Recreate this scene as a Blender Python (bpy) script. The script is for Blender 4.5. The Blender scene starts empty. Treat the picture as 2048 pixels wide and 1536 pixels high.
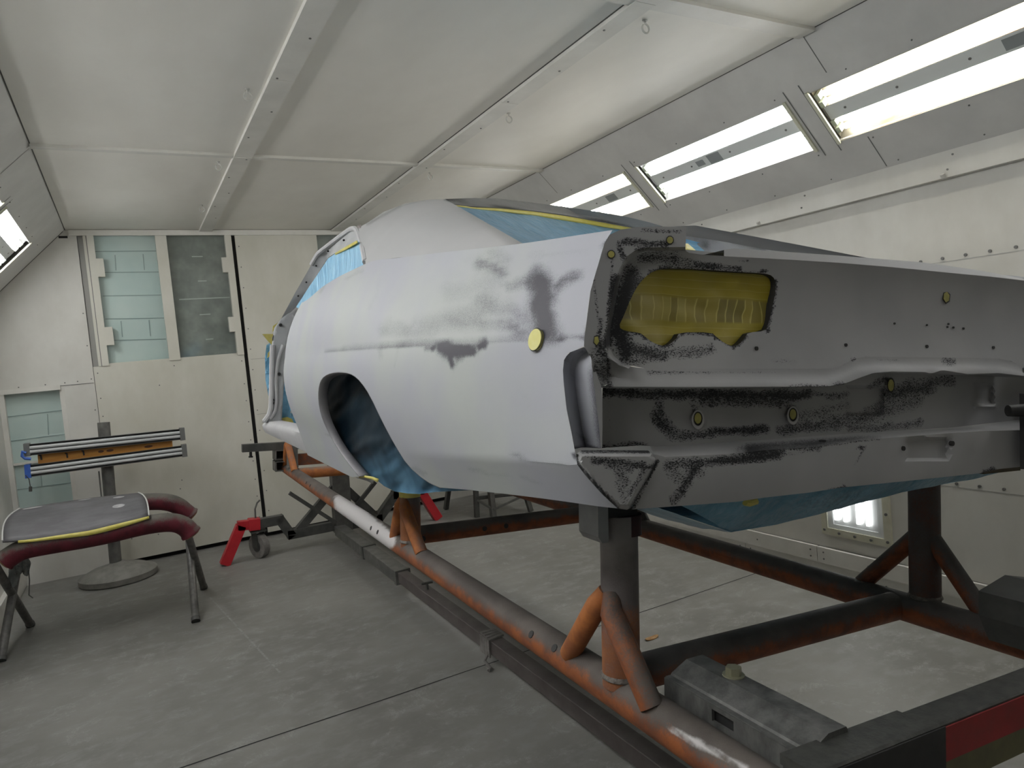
import bpy, bmesh, math, random
from mathutils import Vector, Matrix, noise
from mathutils.geometry import delaunay_2d_cdt
random.seed(7)
SC = bpy.context.scene
COL = SC.collection

# ------------------------------------------------------------------ frames
S = 0.93            # metres per working unit
H = 1.7             # eye height above the floor, working units
FPX = 1390.702
R = Matrix(((0.8703169, -0.4834711, -0.0938305), (-0.106315, 0.0015944, -0.9943312), (0.48088, 0.8753589, -0.0500126)))
B = Matrix(((0.9958195, -0.0343403, -0.0846421), (0.034464, 0.9994059, 0.0), (0.0845918, -0.0029171, 0.9964114)))
RT = R.transposed(); BT = B.transposed()
V = Vector

def rr(px, py):                      # viewing direction in the room's axes
    return RT @ V(((px - 1024) / FPX, (py - 768) / FPX, 1))
def rc(px, py):                      # the same in the rolled car's axes
    return B @ rr(px, py)
def cy(px, py, y): d = rc(px, py); return d * (y / d.y)
def cx(px, py, x): d = rc(px, py); return d * (x / d.x)
def cz(px, py, z): d = rc(px, py); return d * (z / d.z)
def ry(px, py, y): d = rr(px, py); return d * (y / d.y)
def rx(px, py, x): d = rr(px, py); return d * (x / d.x)
def rz(px, py, z): d = rr(px, py); return d * (z / d.z)
def pixc(p):
    q = R @ (BT @ p)
    return 1024 + FPX * q.x / q.z, 768 + FPX * q.y / q.z

# ------------------------------------------------------------------ objects
class Thing:
    def __init__(s, name, label, cat, base, group=None, car=False, structure=False):
        s.base = V(base); s.car = car
        o = bpy.data.objects.new(name, None); COL.objects.link(o); s.o = o
        o.empty_display_size = 0.1
        w = (BT @ s.base) if car else s.base
        o.location = (w.x * S, w.y * S, (w.z + H) * S)
        if car: o.rotation_euler = BT.to_euler()
        tag(o, label, cat, group)
def tag(o, label, cat, group=None):
    o['label'] = label; o['category'] = cat
    if group: o['group'] = group
def copy_tree(o, parent=None):
    c = o.copy(); COL.objects.link(c); c.parent = parent
    for ch in list(o.children): copy_tree(ch, c)
    return c

class MB:
    def __init__(s): s.v = []; s.f = []; s.m = []; s.w = []
    def add(s, vs, fs, m=0, w=None):
        b = len(s.v); s.v += [V(x) for x in vs]
        s.f += [tuple(i + b for i in f) for f in fs]
        s.m += [m] * len(fs)
        s.w += list(w) if w else [0.0] * len(vs)
        return s
    def box(s, lo, hi, m=0):
        x0, y0, z0 = lo; x1, y1, z1 = hi
        return s.add([(x0,y0,z0),(x1,y0,z0),(x1,y1,z0),(x0,y1,z0),(x0,y0,z1),(x1,y0,z1),(x1,y1,z1),(x0,y1,z1)],
                     [(0,3,2,1),(4,5,6,7),(0,1,5,4),(1,2,6,5),(2,3,7,6),(3,0,4,7)], m)
    def bar(s, p, q, w, h, up=(0,0,1), m=0, bev=0.0):     # rectangular bar from p to q
        p, q = V(p), V(q); d = (q - p).normalized(); u = V(up); u = (u - d * u.dot(d)).normalized(); l = d.cross(u)
        e = min(w, h) * .5 * bev
        prof = [(w/2-e,h/2),(w/2,h/2-e),(w/2,-h/2+e),(w/2-e,-h/2),(-w/2+e,-h/2),(-w/2,-h/2+e),(-w/2,h/2-e),(-w/2+e,h/2)] if bev else [(w/2,h/2),(w/2,-h/2),(-w/2,-h/2),(-w/2,h/2)]
        n = len(prof)
        vs = [p + l*a + u*b for a, b in prof] + [q + l*a + u*b for a, b in prof]
        fs = [(i, (i+1) % n, n + (i+1) % n, n + i) for i in range(n)] + [tuple(range(n))[::-1], tuple(range(n, 2*n))]
        return s.add(vs, fs, m)
    def tube(s, path, r, n=20, m=0, caps=True, sub=1):
        path = [V(p) for p in path]
        if sub > 1:
            pp = []
            for a, b in zip(path, path[1:]): pp += [a.lerp(b, k / sub) for k in range(sub)]
            path = pp + [path[-1]]
        k = len(path); rs = r if isinstance(r, (list, tuple)) else [r] * k
        d0 = (path[1] - path[0]).normalized()
        u = d0.cross(V((0,0,1)) if abs(d0.z) < .9 else V((1,0,0))).normalized()
        vs = []; 
        for i in range(k):
            d = (path[min(i+1,k-1)] - path[max(i-1,0)]).normalized()
            u = (u - d * u.dot(d)).normalized(); l = d.cross(u)
            for j in range(n):
                a = 2*math.pi*j/n; vs.append(path[i] + (u*math.cos(a) + l*math.sin(a)) * rs[i])
        fs = [(i*n+j, i*n+(j+1)%n, (i+1)*n+(j+1)%n, (i+1)*n+j) for i in range(k-1) for j in range(n)]
        if caps: fs += [tuple(range(n))[::-1], tuple(range((k-1)*n, k*n))]
        return s.add(vs, fs, m)
    def loft(s, rows, m=0, closed=False, w=None):
        n = len(rows[0]); vs = [p for r_ in rows for p in r_]; k = len(rows)
        e = n if closed else n - 1
        fs = [(i*n+j, i*n+(j+1)%n, (i+1)*n+(j+1)%n, (i+1)*n+j) for i in range(k-1) for j in range(e)]
        return s.add(vs, fs, m, w)
    def prism(s, poly, vec, m=0):
        n = len(poly); vec = V(vec)
        vs = [V(p) for p in poly] + [V(p) + vec for p in poly]
        return s.add(vs, [tuple(range(n))[::-1], tuple(range(n, 2*n))] + [(i,(i+1)%n,n+(i+1)%n,n+i) for i in range(n)], m)
    def lathe(s, c, prof, n=40, m=0):
        c = V(c); vs = []; k = len(prof)
        for r_, z in prof:
            for j in range(n):
                a = 2*math.pi*j/n; vs.append(c + V((r_*math.cos(a), r_*math.sin(a), z)))
        fs = [(i*n+j, i*n+(j+1)%n, (i+1)*n+(j+1)%n, (i+1)*n+j) for i in range(k-1) for j in range(n)]
        fs += [tuple(range(n))[::-1], tuple(range((k-1)*n, k*n))]
        return s.add(vs, fs, m)
    def dot(s, c, nrm, r, t=0.004, n=10, m=0):
        c = V(c); nrm = V(nrm).normalized(); return s.tube([c - nrm*t*.5, c + nrm*t], r, n, m)
    def build(s, name, thing=None, mats=(), parent=None, smooth=35, thick=0, base=None, subd=0, flip=None):
        me = bpy.data.meshes.new(name)
        b = thing.base if thing else V(base or (0, 0, -H))
        me.from_pydata([(p - b) * S for p in s.v], [], s.f); me.update()
        for m in (mats if isinstance(mats, (list, tuple)) else [mats]): me.materials.append(m)
        me.polygons.foreach_set('material_index', s.m)
        bm = bmesh.new(); bm.from_mesh(me)
        if flip is None: bmesh.ops.recalc_face_normals(bm, faces=bm.faces)
        bm.to_mesh(me); bm.free()
        if flip: me.flip_normals()
        if any(s.w):
            at = me.attributes.new('wear_shade', 'FLOAT', 'POINT'); at.data.foreach_set('value', s.w)
        if smooth:
            me.shade_smooth(); me.set_sharp_from_angle(angle=math.radians(smooth))
        o = bpy.data.objects.new(name, me); COL.objects.link(o)
        if parent is not None: o.parent = parent
        elif thing: o.parent = thing.o
        else: o.location = (b.x * S, b.y * S, (b.z + H) * S)
        if subd:
            md = o.modifiers.new('smooth', 'SUBSURF'); md.levels = md.render_levels = subd
        if thick:
            md = o.modifiers.new('thickness', 'SOLIDIFY'); md.thickness = abs(thick) * S; md.offset = 0 if thick > 0 else -1
        return o

# ------------------------------------------------------------------ curves and sheets
def cr(tab, y):                      # smooth table lookup (cubic Hermite), tab = [(y, v)...]
    n = len(tab)
    if y <= tab[0][0]: i = 0
    elif y >= tab[-1][0]: i = n - 2
    else:
        i = 0
        while tab[i+1][0] < y: i += 1
    def sl(k):
        if k == 0: return (tab[1][1]-tab[0][1])/(tab[1][0]-tab[0][0])
        if k == n-1: return (tab[-1][1]-tab[-2][1])/(tab[-1][0]-tab[-2][0])
        a = (tab[k][1]-tab[k-1][1])/(tab[k][0]-tab[k-1][0]); b = (tab[k+1][1]-tab[k][1])/(tab[k+1][0]-tab[k][0])
        return 0 if a*b <= 0 else 2*a*b/(a+b)
    x0, v0 = tab[i]; x1, v1 = tab[i+1]; h = x1 - x0; t = (y - x0) / h
    if t < 0 or t > 1: return v0 + sl(i)*(y-x0) if t < 0 else v1 + sl(i+1)*(y-x1)
    return (2*t**3-3*t*t+1)*v0 + (t**3-2*t*t+t)*h*sl(i) + (-2*t**3+3*t*t)*v1 + (t**3-t*t)*h*sl(i+1)
def resample(poly, n):
    L = [0]
    for a, b in zip(poly, poly[1:]): L.append(L[-1] + math.dist(a, b))
    out = []; i = 0
    for k in range(n):
        d = L[-1] * k / (n-1)
        while i < len(L)-2 and L[i+1] < d: i += 1
        t = (d - L[i]) / max(1e-9, L[i+1] - L[i]); t = min(1, max(0, t))
        out.append(tuple(a + (b-a)*t for a, b in zip(poly[i], poly[i+1])))
    return out
def atx(poly, xs):                   # y of a left-to-right polyline at each x
    out = []
    for x in xs:
        i = 0
        while i < len(poly)-2 and poly[i+1][0] < x: i += 1
        (x0,y0),(x1,y1) = poly[i], poly[i+1]; out.append((x, y0 + (y1-y0)*(x-x0)/(x1-x0)))
    return out
def smooth_closed(poly, it=2):
    for _ in range(it):
        q = []
        for a, b in zip(poly, poly[1:] + poly[:1]):
            q += [(a[0]*.75+b[0]*.25, a[1]*.75+b[1]*.25), (a[0]*.25+b[0]*.75, a[1]*.25+b[1]*.75)]
        poly = q
    return poly
def smooth_open(poly, it=2):
    for _ in range(it):
        q = [poly[0]]
        for a, b in zip(poly, poly[1:]):
            q += [(a[0]*.75+b[0]*.25, a[1]*.75+b[1]*.25), (a[0]*.25+b[0]*.75, a[1]*.25+b[1]*.75)]
        poly = q + [poly[-1]]
    return poly
def pip(x, y, poly):
    c = False; j = len(poly) - 1
    for i in range(len(poly)):
        xi, yi = poly[i]; xj, yj = poly[j]
        if (yi > y) != (yj > y) and x < (xj-xi)*(y-yi)/(yj-yi) + xi: c = not c
        j = i
    return c
def segd(x, y, a, b):
    dx, dy = b[0]-a[0], b[1]-a[1]; L = dx*dx + dy*dy
    t = 0 if L == 0 else max(0, min(1, ((x-a[0])*dx + (y-a[1])*dy)/L))
    return math.hypot(x-a[0]-t*dx, y-a[1]-t*dy)
def densify(poly, step, closed=True):
    out = []; q = list(zip(poly, poly[1:] + (poly[:1] if closed else [])))
    for a, b in q:
        n = max(1, int(math.dist(a, b)/step)); out += [tuple(p + (r_-p)*k/n for p, r_ in zip(a, b)) for k in range(n)]
    if not closed: out.append(poly[-1])
    return out
def sheet(mb, outer, fn, step, holes=(), m=0, wear_shade=None, lines=(), fine=None):
    outer = densify(outer, step*1.2); holes = [densify(h, step) for h in holes]
    pts = list(outer); eds = [(i, (i+1) % len(outer)) for i in range(len(outer))]
    loops = [outer]
    for h in holes:
        b = len(pts); pts += h; eds += [(b+i, b+(i+1) % len(h)) for i in range(len(h))]; loops.append(h)
    for l in lines:
        l = densify(l, step, False); b = len(pts); pts += l; eds += [(b+i, b+i+1) for i in range(len(l)-1)]
    segs = [(pts[a], pts[b]) for a, b in eds]
    cell = {}
    for a, b in segs:
        for p in (a, b, ((a[0]+b[0])/2, (a[1]+b[1])/2)):
            cell.setdefault((int(p[0]//step), int(p[1]//step)), []).append((a, b))
    xs = [p[0] for p in outer]; ys = [p[1] for p in outer]
    x0, x1, y0, y1 = min(xs), max(xs), min(ys), max(ys)
    j = 0; yy = y0
    while yy <= y1:
        xx = x0 + (step*.5 if j % 2 else 0)
        while xx <= x1:
            st = step
            ok = pip(xx, yy, outer) and not any(pip(xx, yy, h) for h in holes)
            if ok:
                ci, cj = int(xx//step), int(yy//step)
                for di in (-1,0,1):
                    for dj in (-1,0,1):
                        for a, b in cell.get((ci+di, cj+dj), ()):
                            if segd(xx, yy, a, b) < step*.45: ok = False
                if ok: pts.append((xx, yy))
            xx += step
        yy += step*.87; j += 1
    r_ = delaunay_2d_cdt([V(p) for p in pts], eds, [], 0, 1e-7)
    vs, fs = r_[0], r_[2]; keep = []
    for f in fs:
        gx = sum(vs[i].x for i in f)/len(f); gy = sum(vs[i].y for i in f)/len(f)
        if pip(gx, gy, outer) and not any(pip(gx, gy, h) for h in holes): keep.append(f)
    P = [fn(p.x, p.y) for p in vs]
    W = [wear_shade(p) for p in P] if wear_shade else None
    mb.add(P, keep, m, W)
    return mb
def strokes(L, warp=0):  # wear patches, plus dark outlining of creases painted into the colour
    def f(p):
        x0_, y0_ = x, y = pixc(p); w = 0
        q = V((x*.022, y*.022, 4)); x += warp*noise.noise(q) + warp*.6*noise.noise(q*2.7); y += warp*noise.noise(q + V((9,3,1))) + warp*.6*noise.noise(q*2.7 + V((2,8,5)))
        for s_ in L:
            (ax, ay, bx, by, r_, k) = s_
            d = segd(x, y, (ax, ay), (bx, by)) if r_ > 5.5 else segd(x0_, y0_, (ax, ay), (bx, by))
            if d < r_*2.4: w = max(w, k*math.exp(-(d/r_)**2))
        return w
    return f

# ------------------------------------------------------------------ materials
def nt(name):
    m = bpy.data.materials.new(name); m.use_nodes = True; t = m.node_tree; b = t.nodes['Principled BSDF']
    return m, t, b
def nd(t, typ, **k):
    n = t.nodes.new(typ)
    for a, v in k.items():
        if a.startswith('i_'): n.inputs[a[2:].replace('_', ' ')].default_value = v
        else: setattr(n, a, v)
    return n
def rgb(c): return (c[0], c[1], c[2], 1)
def noise_node(t, scale, detail=4, rough=.55, vec=None, stretch=None):
    tc = nd(t, 'ShaderNodeTexCoord'); src = tc.outputs['Object']
    if stretch:
        mp = nd(t, 'ShaderNodeMapping'); mp.inputs['Scale'].default_value = stretch; t.links.new(src, mp.inputs[0]); src = mp.outputs[0]
    n = nd(t, 'ShaderNodeTexNoise'); n.inputs['Scale'].default_value = scale; n.inputs['Detail'].default_value = detail; n.inputs['Roughness'].default_value = rough
    t.links.new(src, n.inputs['Vector']); return n.outputs['Fac']
def ramp(t, fac, stops):
    r_ = nd(t, 'ShaderNodeValToRGB'); e = r_.color_ramp.elements
    e[0].position, e[0].color = stops[0][0], rgb(stops[0][1]); e[1].position, e[1].color = stops[-1][0], rgb(stops[-1][1])
    for p, c in stops[1:-1]:
        x = e.new(p); x.color = rgb(c)
    t.links.new(fac, r_.inputs[0]); return r_.outputs[0]
def mixc(t, fac, a, b):
    m = nd(t, 'ShaderNodeMix', data_type='RGBA')
    if hasattr(fac, 'links') or hasattr(fac, 'node'): t.links.new(fac, m.inputs[0])
    else: m.inputs[0].default_value = fac
    for i, c in ((6, a), (7, b)):
        if isinstance(c, tuple): m.inputs[i].default_value = rgb(c)
        else: t.links.new(c, m.inputs[i])
    return m.outputs[2]
def math_(t, op, a, b=None, c=None, clamp=False):
    n = nd(t, 'ShaderNodeMath', operation=op); n.use_clamp = clamp
    for i, x in enumerate((a, b, c)):
        if x is None: continue
        if isinstance(x, (int, float)): n.inputs[i].default_value = x
        else: t.links.new(x, n.inputs[i])
    return n.outputs[0]
def sstep(t, v, lo, hi):
    n = nd(t, 'ShaderNodeMapRange'); n.interpolation_type = 'SMOOTHSTEP'
    n.inputs['From Min'].default_value = lo; n.inputs['From Max'].default_value = hi
    t.links.new(v, n.inputs['Value']); return n.outputs['Result']
def bump(t, b, h, strength=.2, dist=.01):
    n = nd(t, 'ShaderNodeBump'); n.inputs['Strength'].default_value = strength; n.inputs['Distance'].default_value = dist
    t.links.new(h, n.inputs['Height']); t.links.new(n.outputs[0], b.inputs['Normal'])
def pm(name, c1, c2=None, scale=6, rough=.6, metal=0, bmp=0, bscale=None, stretch=None, spec=.5, lo=.35, hi=.65, detail=5):
    m, t, b = nt(name)
    b.inputs['Roughness'].default_value = rough; b.inputs['Metallic'].default_value = metal; b.inputs['Specular IOR Level'].default_value = spec
    if c2:
        f = noise_node(t, scale, detail, .6, stretch=stretch)
        t.links.new(ramp(t, f, [(lo, c1), (hi, c2)]), b.inputs['Base Color'])
    else: b.inputs['Base Color'].default_value = rgb(c1)
    if bmp: bump(t, b, noise_node(t, bscale or scale*3, 4, .6, stretch=stretch), bmp)
    return m
def emis(name, c, s):
    m, t, b = nt(name)
    b.inputs['Base Color'].default_value = rgb(c); b.inputs['Emission Color'].default_value = rgb(c); b.inputs['Emission Strength'].default_value = s
    return m
def primer(name, tone_a, tone_b, dark, speck=420, rough=.55, cl=.85, sp=.22, lo=.12, hi=.92, streak=(1,1,1), soft=0):
    m, t, b = nt(name)
    at = nd(t, 'ShaderNodeAttribute', attribute_name='wear_shade')
    big = noise_node(t, 3.2, 3, .5)
    base = mixc(t, sstep(t, big, .35, .65), tone_a, tone_b)
    cloud = noise_node(t, 9, 5, .6)
    fine = noise_node(t, speck, 3, .65, stretch=streak)
    w_ = at.outputs['Fac']
    a = math_(t, 'MULTIPLY', w_, math_(t, 'ADD', math_(t, 'MULTIPLY', cloud, cl), 1 - cl*.5))
    a = math_(t, 'ADD', a, math_(t, 'MULTIPLY', math_(t, 'SUBTRACT', sstep(t, fine, .32, .68), .5), math_(t, 'MULTIPLY', sstep(t, w_, .03, .35), sp)))
    f = sstep(t, a, lo, hi)
    if soft:
        f = math_(t, 'MAXIMUM', f, math_(t, 'MULTIPLY', sstep(t, math_(t, 'MULTIPLY', w_, math_(t, 'ADD', .55, math_(t, 'MULTIPLY', cloud, .9))), .15, 1.0), soft))
    col = mixc(t, f, base, dark)
    t.links.new(col, b.inputs['Base Color'])
    b.inputs['Roughness'].default_value = rough; b.inputs['Specular IOR Level'].default_value = .35
    bump(t, b, noise_node(t, 60, 3), .03)
    return m
def pipe(name, rust_a, rust_b, dust_a, dust_b, split=.15, zr=None):
    m, t, b = nt(name)
    tc = nd(t, 'ShaderNodeTexCoord'); sx = nd(t, 'ShaderNodeSeparateXYZ'); t.links.new(tc.outputs['Normal'], sx.inputs[0])
    n1 = noise_node(t, 14, 5, .65); n2 = noise_node(t, 220, 3, .7); n3 = noise_node(t, 5, 4, .6)
    rust = mixc(t, sstep(t, n1, .35, .65), rust_a, rust_b)
    dust = mixc(t, sstep(t, n3, .35, .65), dust_a, dust_b)
    v = math_(t, 'ADD', sx.outputs[2], math_(t, 'MULTIPLY', math_(t, 'SUBTRACT', n1, .5), 1.1))
    v = math_(t, 'ADD', v, math_(t, 'MULTIPLY', math_(t, 'SUBTRACT', n2, .5), .8))
    if zr:
        so = nd(t, 'ShaderNodeSeparateXYZ'); t.links.new(tc.outputs['Object'], so.inputs[0])
        v = math_(t, 'ADD', v, math_(t, 'MULTIPLY', math_(t, 'SUBTRACT', sstep(t, so.outputs[2], zr[0], zr[1]), .5), .9))
    col = mixc(t, sstep(t, v, split-.35, split+.35), rust, dust)
    at = nd(t, 'ShaderNodeAttribute', attribute_name='wear_shade')
    a = math_(t, 'ADD', at.outputs['Fac'], math_(t, 'MULTIPLY', math_(t, 'SUBTRACT', n1, .5), .6))
    col = mixc(t, sstep(t, a, .3, .6), col, (.62, .60, .60))
    t.links.new(col, b.inputs['Base Color']); b.inputs['Roughness'].default_value = .6; b.inputs['Specular IOR Level'].default_value = .3
    bump(t, b, n2, .12)
    return m

WHITE = pm('booth_white_paint', (.56,.55,.51), (.66,.655,.62), 2.2, .5, bmp=.03, bscale=40, stretch=(1,1,.6))
WHITE2 = pm('booth_white_trim', (.62,.61,.57), (.70,.69,.65), 5, .5, bmp=.05, bscale=60)
CEIL = pm('ceiling_white_paint', (.72,.70,.65), (.80,.785,.735), 1.6, .55, stretch=(1,.5,1), bmp=.02, bscale=30)
SLOPE = pm('slope_panel_paint', (.52,.515,.50), (.60,.595,.575), 3, .5, bmp=.02, bscale=40)
DOORW = pm('door_cream_paint', (.54,.53,.46), (.63,.62,.56), 2.5, .5, stretch=(1,1,.5), bmp=.02, bscale=40)
DARK = pm('dark_gap', (.012,.012,.012), rough=.9)
SCREW = pm('screw_grey', (.16,.16,.155), rough=.5, metal=.4)
def floor_mat():
    m, t, b = nt('concrete')
    n1 = noise_node(t, .9, 5, .6); n2 = noise_node(t, 7, 6, .65, stretch=(1, 1.5, 1)); n3 = noise_node(t, 60, 3, .7, stretch=(1, 2, 1)); n4 = noise_node(t, 16, 6, .75, stretch=(1.4, 1, 1))
    c = mixc(t, sstep(t, n1, .35, .65), (.165,.162,.150), (.225,.221,.207))
    c = mixc(t, math_(t, 'MULTIPLY', sstep(t, n2, .42, .72), .65), c, (.27,.27,.262))
    c = mixc(t, math_(t, 'MULTIPLY', sstep(t, n4, .62, .80), .5), c, (.37,.37,.355))
    c = mixc(t, math_(t, 'MULTIPLY', sstep(t, n3, .64, .74), .35), c, (.12,.12,.12))
    ds = nd(t, 'ShaderNodeTexNoise'); ds.inputs['Scale'].default_value = 2.6; ds.inputs['Detail'].default_value = 9; ds.inputs['Roughness'].default_value = .75; ds.inputs['Distortion'].default_value = 1.6
    tcc = nd(t, 'ShaderNodeTexCoord'); t.links.new(tcc.outputs['Object'], ds.inputs['Vector'])
    line = math_(t, 'SUBTRACT', 1.0, sstep(t, math_(t, 'ABSOLUTE', math_(t, 'SUBTRACT', ds.outputs['Fac'], .56)), .0, .014))
    c = mixc(t, math_(t, 'MULTIPLY', math_(t, 'MULTIPLY', line, sstep(t, n2, .40, .62)), .38), c, (.46,.46,.44))
    t.links.new(c, b.inputs['Base Color'])
    b.inputs['Specular IOR Level'].default_value = .45
    r_ = nd(t, 'ShaderNodeMapRange'); r_.inputs['To Min'].default_value = .42; r_.inputs['To Max'].default_value = .66; t.links.new(n2, r_.inputs['Value']); t.links.new(r_.outputs[0], b.inputs['Roughness'])
    bump(t, b, n3, .06); return m
FLOOR = floor_mat()
PRIM_SIDE = primer('side_primer', (.41,.42,.465), (.44,.465,.455), (.066,.064,.078))
PRIM_TAIL = primer('tail_primer', (.345,.348,.355), (.405,.405,.41), (.016,.017,.020), 560, cl=1.3, sp=.85, lo=.36, hi=.66, streak=(.45,1,1), soft=.85)
PRIM_ROOF = primer('roof_primer', (.42,.425,.43), (.45,.45,.455), (.10,.10,.10))
JAMB = pm('jamb_primer', (.36,.37,.38), (.44,.45,.46), 8, .55)
JAMBW = pm('jamb_flange_primer', (.46,.46,.48), (.52,.52,.53), 10, .55)
def film(name, ca, cb, rough=.3, sx=(1,1,1), strength=.5, scale=10):
    m, t, b = nt(name)
    n = noise_node(t, scale, 3, .55, stretch=sx); n2 = noise_node(t, scale*3, 3, .5, stretch=sx)
    t.links.new(mixc(t, sstep(t, n, .35, .65), ca, cb), b.inputs['Base Color'])
    b.inputs['Roughness'].default_value = rough; b.inputs['Specular IOR Level'].default_value = .5
    bump(t, b, math_(t, 'ADD', n, math_(t, 'MULTIPLY', n2, .4)), strength, .03); return m
FILM = film('blue_masking_film', (.12,.29,.42), (.19,.40,.55), .34)
FILM_W = film('blue_window_film', (.12,.29,.46), (.17,.37,.56), .35, sx=(1.6,.5,1))
def film_d():  # see-through blue film with the wheelhouse shade painted into its colour
    m, t, b = nt('blue_film_wheelhouse_shade')
    n = noise_node(t, 7, 2, .5); at = nd(t, 'ShaderNodeAttribute', attribute_name='wear_shade')
    shade_blue = mixc(t, sstep(t, n, .35, .65), (.003,.009,.015), (.010,.024,.038)); free = mixc(t, sstep(t, n, .35, .65), (.05,.125,.20), (.11,.24,.36))
    t.links.new(mixc(t, at.outputs['Fac'], shade_blue, free), b.inputs['Base Color']); b.inputs['Roughness'].default_value = .42; b.inputs['Specular IOR Level'].default_value = .12
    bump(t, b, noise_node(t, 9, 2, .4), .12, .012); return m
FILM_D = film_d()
FILM_B = film('light_blue_film', (.16,.42,.66), (.28,.58,.80), .35, sx=(2,2,.4), strength=.5, scale=12)
def tape_mat():
    m, t, b = nt('yellow_masking_tape')
    tc = nd(t, 'ShaderNodeTexCoord'); sx = nd(t, 'ShaderNodeSeparateXYZ'); t.links.new(tc.outputs['Object'], sx.inputs[0])
    n = noise_node(t, 9, 3)
    u = math_(t, 'ADD', math_(t, 'MULTIPLY', sx.outputs[0], 44), math_(t, 'MULTIPLY', n, 2.5))
    fu = math_(t, 'FRACT', u); iu = math_(t, 'FLOOR', u)
    wn = nd(t, 'ShaderNodeTexWhiteNoise', noise_dimensions='1D'); t.links.new(iu, wn.inputs['W'])
    zz = math_(t, 'ADD', sx.outputs[2], math_(t, 'MULTIPLY', math_(t, 'SUBTRACT', n, .5), .012))
    w = math_(t, 'MULTIPLY', zz, 70); iw = math_(t, 'FLOOR', w); fw2 = math_(t, 'FRACT', w)
    wn2 = nd(t, 'ShaderNodeTexWhiteNoise', noise_dimensions='1D'); t.links.new(iw, wn2.inputs['W'])
    hor = mixc(t, sstep(t, fw2, .9, .98), ramp(t, wn2.outputs['Value'], [(.0, (.33,.27,.035)), (.5, (.42,.34,.035)), (1, (.36,.31,.06))]), (.50,.43,.10))
    ver = mixc(t, sstep(t, fu, .80, .96), ramp(t, wn.outputs['Value'], [(.0, (.24,.20,.05)), (.5, (.36,.29,.05)), (1, (.44,.37,.10))]), (.58,.51,.16))
    band = math_(t, 'MULTIPLY', sstep(t, zz, .436, .442), sstep(t, zz, .484, .478))
    c = mixc(t, band, hor, ver)
    t.links.new(c, b.inputs['Base Color']); b.inputs['Roughness'].default_value = .5
    bump(t, b, n, .3); return m
TAPEP = tape_mat()
TAPE = pm('yellow_tape', (.62,.54,.10), (.70,.63,.18), 20, .5)
TAPE_D = pm('yellow_tape_plug', (.30,.28,.07), (.46,.42,.12), 60, .5)
RUST = pipe('rusted_pipe', (.33,.105,.035), (.19,.065,.03), (.088,.076,.068), (.135,.118,.105), .30)
RUST2 = pipe('rusted_pipe_dark', (.27,.085,.033), (.14,.05,.027), (.085,.08,.075), (.14,.125,.115), .25)
UPR = pipe('dusty_upright', (.30,.12,.05), (.21,.085,.045), (.15,.132,.13), (.25,.23,.225), -.12, (.16,.34))
UPR2 = pipe('dark_upright', (.12,.045,.03), (.08,.035,.025), (.075,.065,.06), (.10,.09,.085), -.1)
ORANGE = pipe('orange_primer_pipe', (.42,.15,.045), (.28,.10,.04), (.19,.165,.15), (.26,.225,.20), .8)
GALV = pm('galvanised_bracket', (.075,.077,.073), (.165,.165,.157), 26, .5, .25, bmp=.15, bscale=120, stretch=(1,1,.5))
STEEL = pm('dark_painted_steel', (.05,.052,.05), (.085,.086,.08), 10, .5, .1, bmp=.05, bscale=60)
STEEL2 = pm('grey_steel', (.10,.10,.095), (.16,.16,.15), 14, .5, .2, bmp=.08, bscale=80)
BLACK = pm('black_steel', (.012,.012,.012), (.022,.022,.022), 20, .6)
RED = pm('red_paint', (.42,.012,.022), (.50,.02,.03), 12, .4)
REDT = pm('red_tape', (.28,.01,.012), (.20,.012,.012), 18, .5)
OLIVE = pm('olive_tape', (.12,.11,.05), (.08,.075,.04), 18, .6)
RUBBER = pm('grey_rubber', (.16,.15,.14), (.22,.21,.20), 30, .7)

# ================================================================== ROOM
YB = 7.548; ZC = 1.467; XL, XR = -1.0, 3.9; CL, CR_ = -.357, 3.2
YN = -3.2                                                       # the room runs on behind the camera
def struct(o): o['kind'] = 'structure'; return o
mb = MB(); mb.box((XL-.1, YN-.1, -H-.08), (XR+.1, YB+.3, -H))
crack = []
for k in range(41):
    x = XL + (XR-XL)*k/40; crack.append((x, 3.392 + .006*noise.noise(V((x*1.5, 0, 0)))))
mb.add([V((x, y+d, -H+.0012)) for x, y in crack for d in (-.004, .004)], [(2*i, 2*i+1, 2*i+3, 2*i+2) for i in range(40)], 1)
CH = pm('chalk_line', (.32,.32,.31), (.20,.20,.19), 30, .8)
a, b_ = rz(420, 1195, -H), rz(560, 1345, -H); d = (b_ - a); nrm = V((-d.y, d.x, 0)).normalized()*.006
a.z = b_.z = -H+.001; mb.add([a-nrm, a+nrm, b_+nrm, b_-nrm], [(0,1,2,3)], 2)
struct(mb.build('floor', None, [FLOOR, DARK, CH], smooth=0))
mb = MB(); mb.box((CL-.02, YN, ZC), (CR_+.02, YB+.1, ZC+.08))
for x in (CL+.002, CR_-.007): mb.box((x, YN, ZC-.002), (x+.006, YB, ZC+.001), 1)
for x in (.892, 2.082): mb.box((x, YN, ZC-.003), (x+.006, YB-.03, ZC+.001), 1)
struct(mb.build('ceiling', None, [CEIL, pm('open_joint', (.08,.08,.075), rough=.8)], smooth=0))
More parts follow.
